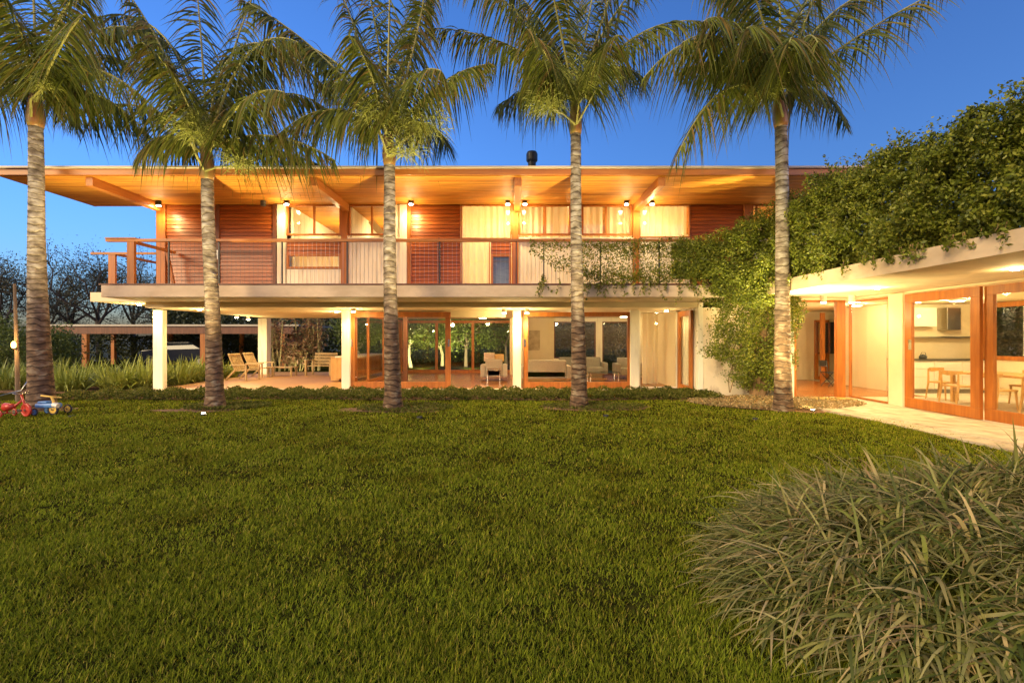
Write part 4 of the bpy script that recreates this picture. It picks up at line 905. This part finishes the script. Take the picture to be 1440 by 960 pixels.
# shrubs near the lamp post
for px, Y, rr_, lb in ((8, 22, (1.3, .9, 1.5), 'rounded shrub lit orange beside the lamp post'), (75, 24, (1.3, .9, 1.3), 'rounded shrub seen just right of the leftmost palm')):
    c = (X(px, Y), Y, rr_[2] * .75); t = thing('shrub', (c[0], c[1], 0), lb, 'shrub', 'shrubs at the left garden edge')
    V, f = blob_leaves(c, rr_, 5200, .13); npmesh('crown', V, f, M['gleaf'], t)
    MB().tube([(c[0], c[1], -.05), (c[0] + .05, c[1], .9)], [.06, .04], 8).build('trunk', M['bark'], t)
# reddish cordyline canes behind veranda
def cane(px, Y, h, lb, seed):
    rg = random.Random(seed); x = X(px, Y); t = thing('cane_plant', (x, Y, 0), lb, 'plant', 'red leaved canes behind the veranda'); mb = MB(); P = []
    for i in range(6):
        a = rg.uniform(-.35, .35); b = Vector((x + rg.uniform(-.25, .25), Y + rg.uniform(-.2, .2), -.05)); e = b + Vector((a, rg.uniform(-.2, .2), h * rg.uniform(.6, 1)))
        MB().tube([b, (b + e) / 2 + Vector((rg.uniform(-.05, .05), 0, 0)), e], .028, 6).build('stem', M['cane'], t)
        for z in (.55, .75, 1): P += [tuple(b.lerp(e, z) + Vector((rg.gauss(0, .16), rg.gauss(0, .16), rg.gauss(0, .18)))) for _ in range(45)]
    V, f = leaves(np.array(P), .22, None, .1, .28); npmesh('foliage', V, f, M['rleaf'], t)
cane(388, 23.6, 2.7, 'red leaved cane clump just right of the rear veranda column', 1); cane(402, 24.2, 1.5, 'low red leaved clump under the tilted cane', 2)
cane(418, 24.0, 1.6, 'low reddish clump between the taller cane clumps', 3); cane(428, 24.6, 2.9, 'tall cane clump left of the slatted armchair', 4); cane(442, 24.3, 2.9, 'tall cane clump behind the slatted armchair', 5)
lamp('garden_light', (X(410, 22.9), 22.9, .3), 60, typ='SPOT', size=.08, col=(1, .8, .45), rot=(R(125), 0, 0), angle=130)

# ---------------------------------------------------------------- carport, car, lamp post
cp = thing('carport', (-19, 27, 0), 'low flat roofed timber carport behind the planting on the left', 'carport')
MB().box(X(45, 26), X(420, 26), 26, 31, 2.27, 2.36).build('roof', M['flash'], cp)
MB().box(X(52, 26), X(412, 26), 26.1, 26.22, 1.86, 2.269).build('beam', M['darkwood'], cp)
for px in (120, 286, 300, 398): MB().box(X(px, 26.2) - .13, X(px, 26.2) + .13, 26.12, 26.32, 0, 1.859).build('post', M['woodz'], cp)
for px in (60, 160, 240, 340, 410): MB().box(X(px, 30.5) - .1, X(px, 30.5) + .1, 30.4, 30.6, 0, 2.268).build('post', M['woodz'], cp)
lamp('carport_light', (X(330, 27.5), 27.6, 1.9), 10, cp, size=.1); lamp('carport_light', (X(200, 27.5), 27.6, 1.9), 12, cp, size=.1)
def car():
    cx_, cy_ = X(262, 27.6), 27.6; t = thing('parked_car', (cx_, cy_, 0), 'dark parked car under the carport, half hidden by plants', 'car')
    prof = [(-2.1, .35), (-2.15, .7), (-1.95, .95), (-1.3, 1.02), (-.75, 1.42), (.6, 1.46), (1.35, 1.08), (2.05, .92), (2.15, .6), (2.1, .35)]
    mb = MB(); n = len(prof)
    for y in (-.85, .85):
        for (a, b) in prof: mb.v.append((cx_ + a, cy_ + y * (.86 if b > 1.1 else 1), b))
    mb.f.append(tuple(range(n))); mb.f.append(tuple(range(2*n - 1, n - 1, -1)))
    for i in range(n): j = (i + 1) % n; mb.f.append((i, j, n + j, n + i)[::-1])
    mb.build('body', M['carpaint'], t, bevel=.05)
    MB().prism([(cx_ - .75, 0), (cx_ + .9, 0), (cx_ + .9, .01), (cx_ - .75, .01)], 1.08, 1.36).xform(lambda p: Vector((p.x, cy_ - .80 + p.y, p.z))).build('side_window', M['carglass'], t)
    for dx in (-1.35, 1.35):
        for s_ in (-.86, .86):
            wh = MB().torus((cx_ + dx, cy_ + s_, .32), (0, 1, 0), .24, .085).build('wheel', M['rubber'], t, smooth=True)
            MB().tube([(cx_ + dx, cy_ + s_ - .04, .32), (cx_ + dx, cy_ + s_ + .04, .32)], .18, 14).build('rim', M['metal'], wh)
car()
lx, ly = X(27, 12.4), 12.4
lp = thing('lamp_post', (lx, ly, 0), 'slim wooden garden post with a glowing orange lamp at the left edge', 'lamp post')
MB().tube([(lx - .03, ly, -.05), (lx - .06, ly, 1.3), (lx - .12, ly, 3.0)], [.055, .045, .03], 10).build('post', M['bark'], lp)
MB().tube([(lx - .03, ly - .07, Z(490, ly)), (lx - .03, ly - .1, Z(488, ly))], .03, 8).build('bracket', M['black'], lp)
MB().tube([(lx, ly - .14, 1.36), (lx, ly - .14, 1.40), (lx, ly - .14, 1.48), (lx, ly - .14, 1.53)], [.02, .045, .045, .015], 14).build('lamp_globe', emis('lit_globe', (1, .42, .08), 9), lp, smooth=True)
lamp('lamp_light', (lx + .05, ly - .42, 1.46), 45, lp, size=.06, col=(1, .55, .16))

# ---------------------------------------------------------------- toys
def wheel(t, c, r, tm, rm, ax=(1, .25, 0)):
    wh = MB().torus(c, ax, r * .82, r * .18, 22, 8).build('wheel', M[tm], t, smooth=True); c = Vector(c); a = Vector(ax).normalized()
    MB().tube([c - a * .02, c + a * .02], r * .66, 18).build('rim', M[rm], wh)
    MB().tube([c - a * .045, c + a * .045], r * .16, 10).build('hub', M['metal'], wh)
tx, ty = X(37, 9.9), 9.9
t = thing('tricycle', (tx, ty, 0), 'red toy tricycle with long push bar at the left edge', 'tricycle', 'toy tricycles on the lawn')
AX = (.25, 1, 0)
wheel(t, (tx, ty, .17), .17, 'redp', 'redp', AX)
wheel(t, (tx - .52, ty - .14, .09), .09, 'redp', 'metal', AX); wheel(t, (tx - .50, ty + .2, .09), .09, 'redp', 'metal', AX)
MB().tube([(tx, ty, .2), (tx - .05, ty, .34), (tx - .13, ty, .56)], .025, 8).tube([(tx - .09, ty, .42), (tx - .3, ty, .26), (tx - .52, ty, .22)], .028, 8).tube([(tx - .51, ty - .14, .09), (tx - .51, ty + .2, .09)], .014, 8).tube([(tx - .51, ty + .03, .09), (tx - .51, ty + .03, .22)], .02, 8).build('frame', M['redp'], t, smooth=True)
MB().tube([(tx - .52, ty - .0, .24), (tx - .3, ty, .27)], [.11, .06], 12).build('seat', M['redp'], t, smooth=True)
MB().tube([(tx - .13, ty - .2, .60), (tx - .13, ty, .56), (tx - .13, ty + .2, .60)], .016, 8).build('handlebar', M['metal'], t, smooth=True)
MB().tube([(tx - .53, ty, .22), (tx - .75, ty, .5), (tx - .1, ty - .02, .66), (tx + .02, ty, .88)], .014, 8).build('push_bar', M['metal'], t, smooth=True)
MB().tube([(tx - .12, ty - .10, .17), (tx - .02, ty - .10, .17)], .02, 6).build('pedal', M['rubber'], t)
bx_, by_ = X(75, 10.1), 10.1
t = thing('tricycle', (bx_, by_, 0), 'blue toy tricycle with yellow handlebar before the leftmost palm', 'tricycle', 'toy tricycles on the lawn')
wheel(t, (bx_, by_, .15), .15, 'rubber', 'yellowp', (.1, 1, 0)); wheel(t, (bx_ + .08, by_ + .32, .12), .12, 'rubber', 'yellowp', (.1, 1, 0)); wheel(t, (bx_ - .36, by_ - .12, .10), .10, 'rubber', 'bluep', (.1, 1, 0)); wheel(t, (bx_ - .34, by_ + .2, .10), .10, 'rubber', 'bluep', (.1, 1, 0))
MB().prism([(bx_ - .42, by_ - .08), (bx_ + .12, by_ - .05), (bx_ + .16, by_ + .1), (bx_ - .42, by_ + .16)], .19, .31).build('body', M['bluep'], t, bevel=.04)
MB().box(bx_ - .36, bx_ - .12, by_ - .06, by_ + .14, .311, .36).build('seat', M['bluep'], t, bevel=.02)
MB().tube([(bx_ + .02, by_, .15), (bx_ + .0, by_, .36), (bx_ - .04, by_, .47)], [.035, .03, .03], 10).build('fork', M['yellowp'], t)
MB().tube([(bx_ - .25, by_ - .07, .51), (bx_ - .04, by_, .47), (bx_ + .14, by_ + .08, .44)], .02, 8).build('handlebar', M['yellowp'], t, smooth=True)
MB().tube([(bx_ + .05, by_ - .05, .28), (bx_ + .17, by_ - .05, .25)], .06, 12).build('headlight', M['cab'], t)

for o in [q for q in C.objects if q.name.startswith('tricycle')]: o.scale = (.82, .82, .82)

# ---------------------------------------------------------------- furniture
def rotz(o, a): o.rotation_euler = (0, 0, a); return o
def lounge(px, Y, ang, label):
    """slatted reclining teak chair, front towards +x"""
    t = thing('lounge_chair', (0, 0, 0), label, 'chair', 'teak seats on the veranda')
    for sy in (-.3, .3):
        MB().bar((.42, sy, 0), (.42, sy, .56), .05).build('leg', M['teak'], t); MB().bar((-.55, sy, 0), (-.12, sy, .36), .05, .06).build('leg', M['teak'], t)
        MB().bar((-.28, sy * 1.1, .56), (.5, sy * 1.1, .59), .08, .03).build('armrest', M['teak'], t)
    mb = MB()
    for i in range(7): x = -.15 + i * .095; mb.box(x, x + .075, -.27, .27, .33 - i * .0 + i * .005, .355 + i * .005)
    mb.build('seat', M['teak'], t)
    mb = MB()
    for i in range(6): y = -.27 + i * .092; mb.bar((-.15, y + .04, .33), (-.5, y + .04, .98), .075, .022, (1, 0, 0))
    mb.bar((-.45, -.27, .93), (-.45, .27, .93), .05, .03); mb.build('backrest', M['teak'], t)
    t.location = (X(px, Y), Y, GF); return rotz(t, ang)
lounge(343, 18.3, R(-18), 'reclined slatted teak lounger at the left of the veranda')
lounge(363, 19.6, R(-12), 'teak armchair right of the reclined lounger, by the rear column')
def bench(px, Y, label, lx_=1.1, h=.38, name='low_table'):
    t = thing(name, (0, 0, 0), label, 'table'); mb = MB()
    for i in range(6): mb.box(-lx_/2, lx_/2, -.3 + i * .1, -.215 + i * .1, h - .03, h)
    mb.build('tabletop', M['teak'], t)
    for a in (-1, 1):
        for b in (-1, 1): MB().box(a * (lx_/2 - .08) - .03, a * (lx_/2 - .08) + .03, b * .22 - .03, b * .22 + .03, 0, h - .031).build('leg', M['teak'], t)
    t.location = (X(px, Y), Y, GF); return t
bench(397, 20.2, 'low slatted teak table at the centre of the veranda')
def armchair(px, Y, ang, label):
    t = thing('armchair', (0, 0, 0), label, 'chair', 'teak seats on the veranda')
    for a in (-.55, .55):
        for b in (-.28, .28): MB().box(a - .035, a + .035, b - .035, b + .035, 0, .62 if b < 0 else .66).build('leg', M['teak'], t)
        MB().box(a - .05, a + .05, -.34, .34, .621, .65).build('armrest', M['teak'], t)
    mb = MB()
    for i in range(6): mb.box(-.5, .5, -.3 + i * .1, -.215 + i * .1, .39, .415)
    mb.build('seat', M['teak'], t); mb = MB()
    for i in range(4): mb.bar((-.52, .3 + i * .035, .5 + i * .13), (.52, .3 + i * .035, .5 + i * .13), .025, .1)
    mb.build('backrest', M['teak'], t)
    t.location = (X(px, Y), Y, GF); return rotz(t, ang)
armchair(452, 20.6, R(-8), 'pale slatted armchair facing the lawn at the right of the veranda')
t = thing('outdoor_cabinet', (X(473, 17.6), 17.6, GF), 'orange timber cabinet beside the column at the veranda end', 'cabinet')
x_ = X(474, 17.6); MB().box(x_ - .16, x_ + .14, 17.4, 18.0, GF + .03, .9).build('body', M['oak'], t, bevel=.005); MB().box(x_ - .18, x_ + .16, 17.38, 18.02, .901, .93).build('worktop', M['oak'], t)
t = thing('sideboard', (-5.9, 19, GF), 'timber sideboard with white top seen through the side glazing', 'sideboard')
MB().box(-6.3, -5.55, 17.3, 20.8, GF + .12, .92).build('body', M['oak'], t, bevel=.005); MB().box(-6.33, -5.52, 17.28, 20.82, .921, .97).build('worktop', M['white'], t)
mb = MB(); [mb.box(-5.549, -5.54, 17.35 + i * .7, 17.98 + i * .7, GF + .17, .88) for i in range(5)]; mb.build('door', M['woodz'], t)
def sofa(x, y, wd, dp, label, m='fabric', back_front=True, ang=0, cush=(), legs=True):
    t = thing('sofa', (0, 0, 0), label, 'sofa', None); s_ = -1 if back_front else 1
    MB().box(-wd/2, wd/2, -dp/2, dp/2, .14, .42).build('seat', M[m], t, bevel=.04)
    MB().box(-wd/2, wd/2, s_ * dp/2 - (.0 if back_front else .2), s_ * dp/2 + (.2 if back_front else 0), .16, .80).build('backrest', M[m], t, bevel=.05)
    for a in (-1, 1): MB().box(a * wd/2 - (.001 if a > 0 else .18), a * wd/2 + (.18 if a > 0 else .001), -dp/2, dp/2, .14, .6).build('armrest', M[m], t, bevel=.04)
    if legs:
        for a in (-1, 1): MB().tube([(a * wd * .36, s_ * dp/2 - .03, 0), (a * wd * .36, s_ * dp/2 - .03, .45)], .018, 8).build('leg', M['chrome'], t)
        MB().tube([(-wd * .36, s_ * dp/2 - .03, .45), (wd * .36, s_ * dp/2 - .03, .45)], .018, 8).build('rear_bar', M['chrome'], t)
    t.location = (x, y, GF + .004); rotz(t, ang); return t
sofa(X(695, 18.0), 18.0, .62, .8, 'small beige armchair with chrome frame, seen from behind through the open door', 'fabric')
def cushion(x, y, z, s_, label, m, name='cushion'):
    mb = MB(); n = 10
    for i in range(n + 1):
        for j in range(n + 1):
            u, v = i / n * 2 - 1, j / n * 2 - 1; d = (1 - u**4) * (1 - v**4)
            for sg in (1,): mb.v.append((x + u * s_, y - .09 * d ** .5, z + v * s_ * .8))
    for i in range(n):
        for j in range(n): a = i * (n + 1) + j; mb.f.append((a, a + 1, a + n + 2, a + n + 1))
    k = len(mb.v); mb.v += [(p[0], 2 * y - p[1], p[2]) for p in mb.v[:k]]; mb.f += [tuple(k + q for q in f)[::-1] for f in list(mb.f)]
    o = mb.build(name, M[m], None, (x, y, z - s_), smooth=True); tag(o, label, 'cushion'); return o
cushion(X(688, 17.65), 17.75, .93, .2, 'patterned cushion on the left of the beige armchair', 'pinkfab'); cushion(X(702, 17.65), 17.75, .9, .17, 'golden cushion on the right of the beige armchair', 'oak')
sofa(1.15, 17.3, 1.5, .85, 'long beige sofa behind the left part of the lounge glass', 'fabric', True, R(0), legs=False)
sofa(2.75, 19.4, 1.7, .8, 'grey sofa deep in the lounge under the rear window', 'greyfab', False, legs=False)
sofa(4.5, 18.8, .7, .8, 'grey armchair seen through the narrow right bay', 'greyfab', False, legs=False)
t = thing('coffee_table', (3.3, 17.6, GF), 'low glass coffee table in the lounge right of the beige sofa', 'table')
MB().box(2.75, 3.85, 17.2, 18.0, .38, .40).build('tabletop', M['carglass'], t)
for a in (2.8, 3.8):
    for b in (17.25, 17.95): MB().tube([(a, b, GF + .004), (a, b, .38)], .02, 8).build('leg', M['chrome'], t)
pc = MB().box(.62, 1.2, 20.74, 20.795, 1.1, 1.95).build('framed_picture', M['picture'], None, (.9, 20.78, 1.1)); tag(pc, 'large brownish picture on the lounge rear wall', 'picture')
# kitchen
t = thing('kitchen_units', (12.4, 14.1, GF), 'cream drawer units with dark worktop along the pantry wall', 'kitchen units')
MB().box(11.15, 13.55, 13.72, 14.33, GF + .12, .98).build('body', M['cab'], t)
mb = MB(); [mb.box(11.17 + i * .8, 11.94 + i * .8, 13.695, 13.719, z0, z1) for i in range(3) for z0, z1 in ((.19, .5), (.515, .74), (.755, .95))]; mb.build('drawer', M['cab'], t, bevel=.003)
MB().box(11.12, 13.56, 13.66, 14.33, .981, 1.02).build('worktop', M['worktop'], t); MB().box(11.2, 13.5, 13.78, 14.3, GF, GF + .119).build('plinth', M['greyfab'], t)
t = thing('wall_cabinet', (12.4, 14.2, 1.5), 'pale wall cabinet and shelf above the kitchen worktop', 'cabinet')
MB().box(11.3, 12.3, 14.0, 14.34, 1.95, 2.5).build('body', M['cab'], t, bevel=.004); MB().box(11.2, 13.5, 14.1, 14.34, 1.62, 1.66).build('shelf', M['metal'], t)
MB().box(12.6, 13.0, 14.0, 14.34, 1.85, 2.5).build('hood', M['metal'], t, bevel=.01)
t = thing('kettle', (11.9, 14.0, 1.02), 'small dark kettle on the kitchen worktop', 'kettle')
MB().tube([(11.9, 14.0, 1.021), (11.9, 14.0, 1.08), (11.9, 14.0, 1.13), (11.9, 14.0, 1.15)], [.09, .1, .06, .015], 14).build('body', M['black'], t, smooth=True); MB().tube([(11.82, 14, 1.12), (11.86, 14, 1.2), (11.96, 14, 1.2), (11.99, 14, 1.11)], .008, 6).build('handle', M['black'], t)
t = thing('dining_table', (11.3, 10.6, GF), 'long light oak dining table in the wing', 'table')
MB().box(10.75, 11.85, 9.1, 12.0, .75, .80).build('tabletop', M['oak'], t, bevel=.008)
for a in (10.85, 11.75):
    for b in (9.2, 11.9): MB().box(a - .035, a + .035, b - .035, b + .035, GF, .749).build('leg', M['oak'], t)
def dchair():
    t = thing('dining_chair', (0, 0, 0), None, 'chair', 'oak chairs around the dining table')
    MB().prism([(-.22, -.22), (.2, -.24), (.2, .24), (-.22, .22)], .42, .46).build('seat', M['oak'], t, bevel=.01)
    for (a, b) in ((.18, .2), (.18, -.2)): MB().tube([(a, b, .42), (a + .03, b * 1.1, 0)], [.024, .014], 8).build('leg', M['oak'], t)
    for b in (.2, -.2): MB().tube([(-.2, b, .78), (-.2, b, .42), (-.26, b * 1.05, 0)], [.018, .026, .014], 8).build('leg', M['oak'], t)
    mb = MB(); k = 12
    for i in range(k + 1):
        a = (i / k - .5) * 2.2; x = -.02 - .25 * math.cos(a); y = .27 * math.sin(a); h = .11 * (1 - .35 * abs(a) / 1.1); mb.v += [(x, y, .80 - h), (x, y, .80), (x + .022, y * .93, .80), (x + .022, y * .93, .80 - h)]
    for i in range(k):
        for j in range(4): a = i * 4; mb.f.append((a + j, a + (j + 1) % 4, a + 4 + (j + 1) % 4, a + 4 + j))
    mb.f += [(0, 1, 2, 3), (k*4+3, k*4+2, k*4+1, k*4)]; mb.build('backrest', M['oak'], t)
    return t
def copy_tree(o, parent=None):
    c = o.copy(); C.objects.link(c); c.parent = parent
    for ch_ in o.children: copy_tree(ch_, c)
    return c
d0 = dchair()
for i, (x, y, a, lb) in enumerate(((10.55, 9.6, 0, 'oak dining chair at the right frame edge, back to the glass'), (10.55, 10.5, 0, 'second oak dining chair from the right, back to the glass'), (10.5, 11.4, .1, 'oak dining chair just right of the door mullion'), (11.0, 12.35, -1.3, 'oak dining chair at the far table end, nearest the drawers'),
                                   (12.05, 11.3, math.pi, 'oak dining chair across the table, below the kitchen window'), (12.05, 10.3, math.pi, 'oak dining chair across the table at the frame edge'))):
    o = d0 if i == 0 else copy_tree(d0); o.location = (x, y, GF); o.rotation_euler = (0, 0, a); o['label'] = lb
t = thing('folding_chair', (X(1168, 15.6), 15.6, GF), 'small black folding chair with crossed legs in the entry corridor', 'chair')
x_ = X(1168, 15.6); y_ = 15.6
for b in (-.18, .18):
    MB().tube([(x_ - .2, y_ + b, GF + .01), (x_ + .2, y_ + b, .5)], .014, 6).build('leg', M['black'], t); MB().tube([(x_ + .2, y_ + b, GF + .01), (x_ - .2, y_ + b, .5), (x_ - .24, y_ + b, .9)], .014, 6).build('leg', M['black'], t)
MB().box(x_ - .2, x_ + .2, y_ - .19, y_ + .19, .5, .525).build('seat', M['black'], t); MB().box(x_ - .25, x_ - .225, y_ - .19, y_ + .19, .7, .9).build('backrest', M['black'], t)
o = MB().box(7.75, 8.75, 12.25, 12.72, .0451, .062).build('doormat', M['doormat'], None, (8.2, 12.5, .045), bevel=.004); tag(o, 'yellowish doormat before the entry door of the wing', 'doormat')
o = MB().box(4.55, 5.2, 14.4, 14.85, GF + .001, GF + .018).build('doormat', M['doormat'], None, (4.9, 14.6, GF), bevel=.004); tag(o, 'yellow doormat beside the open door of the narrow bay', 'doormat')
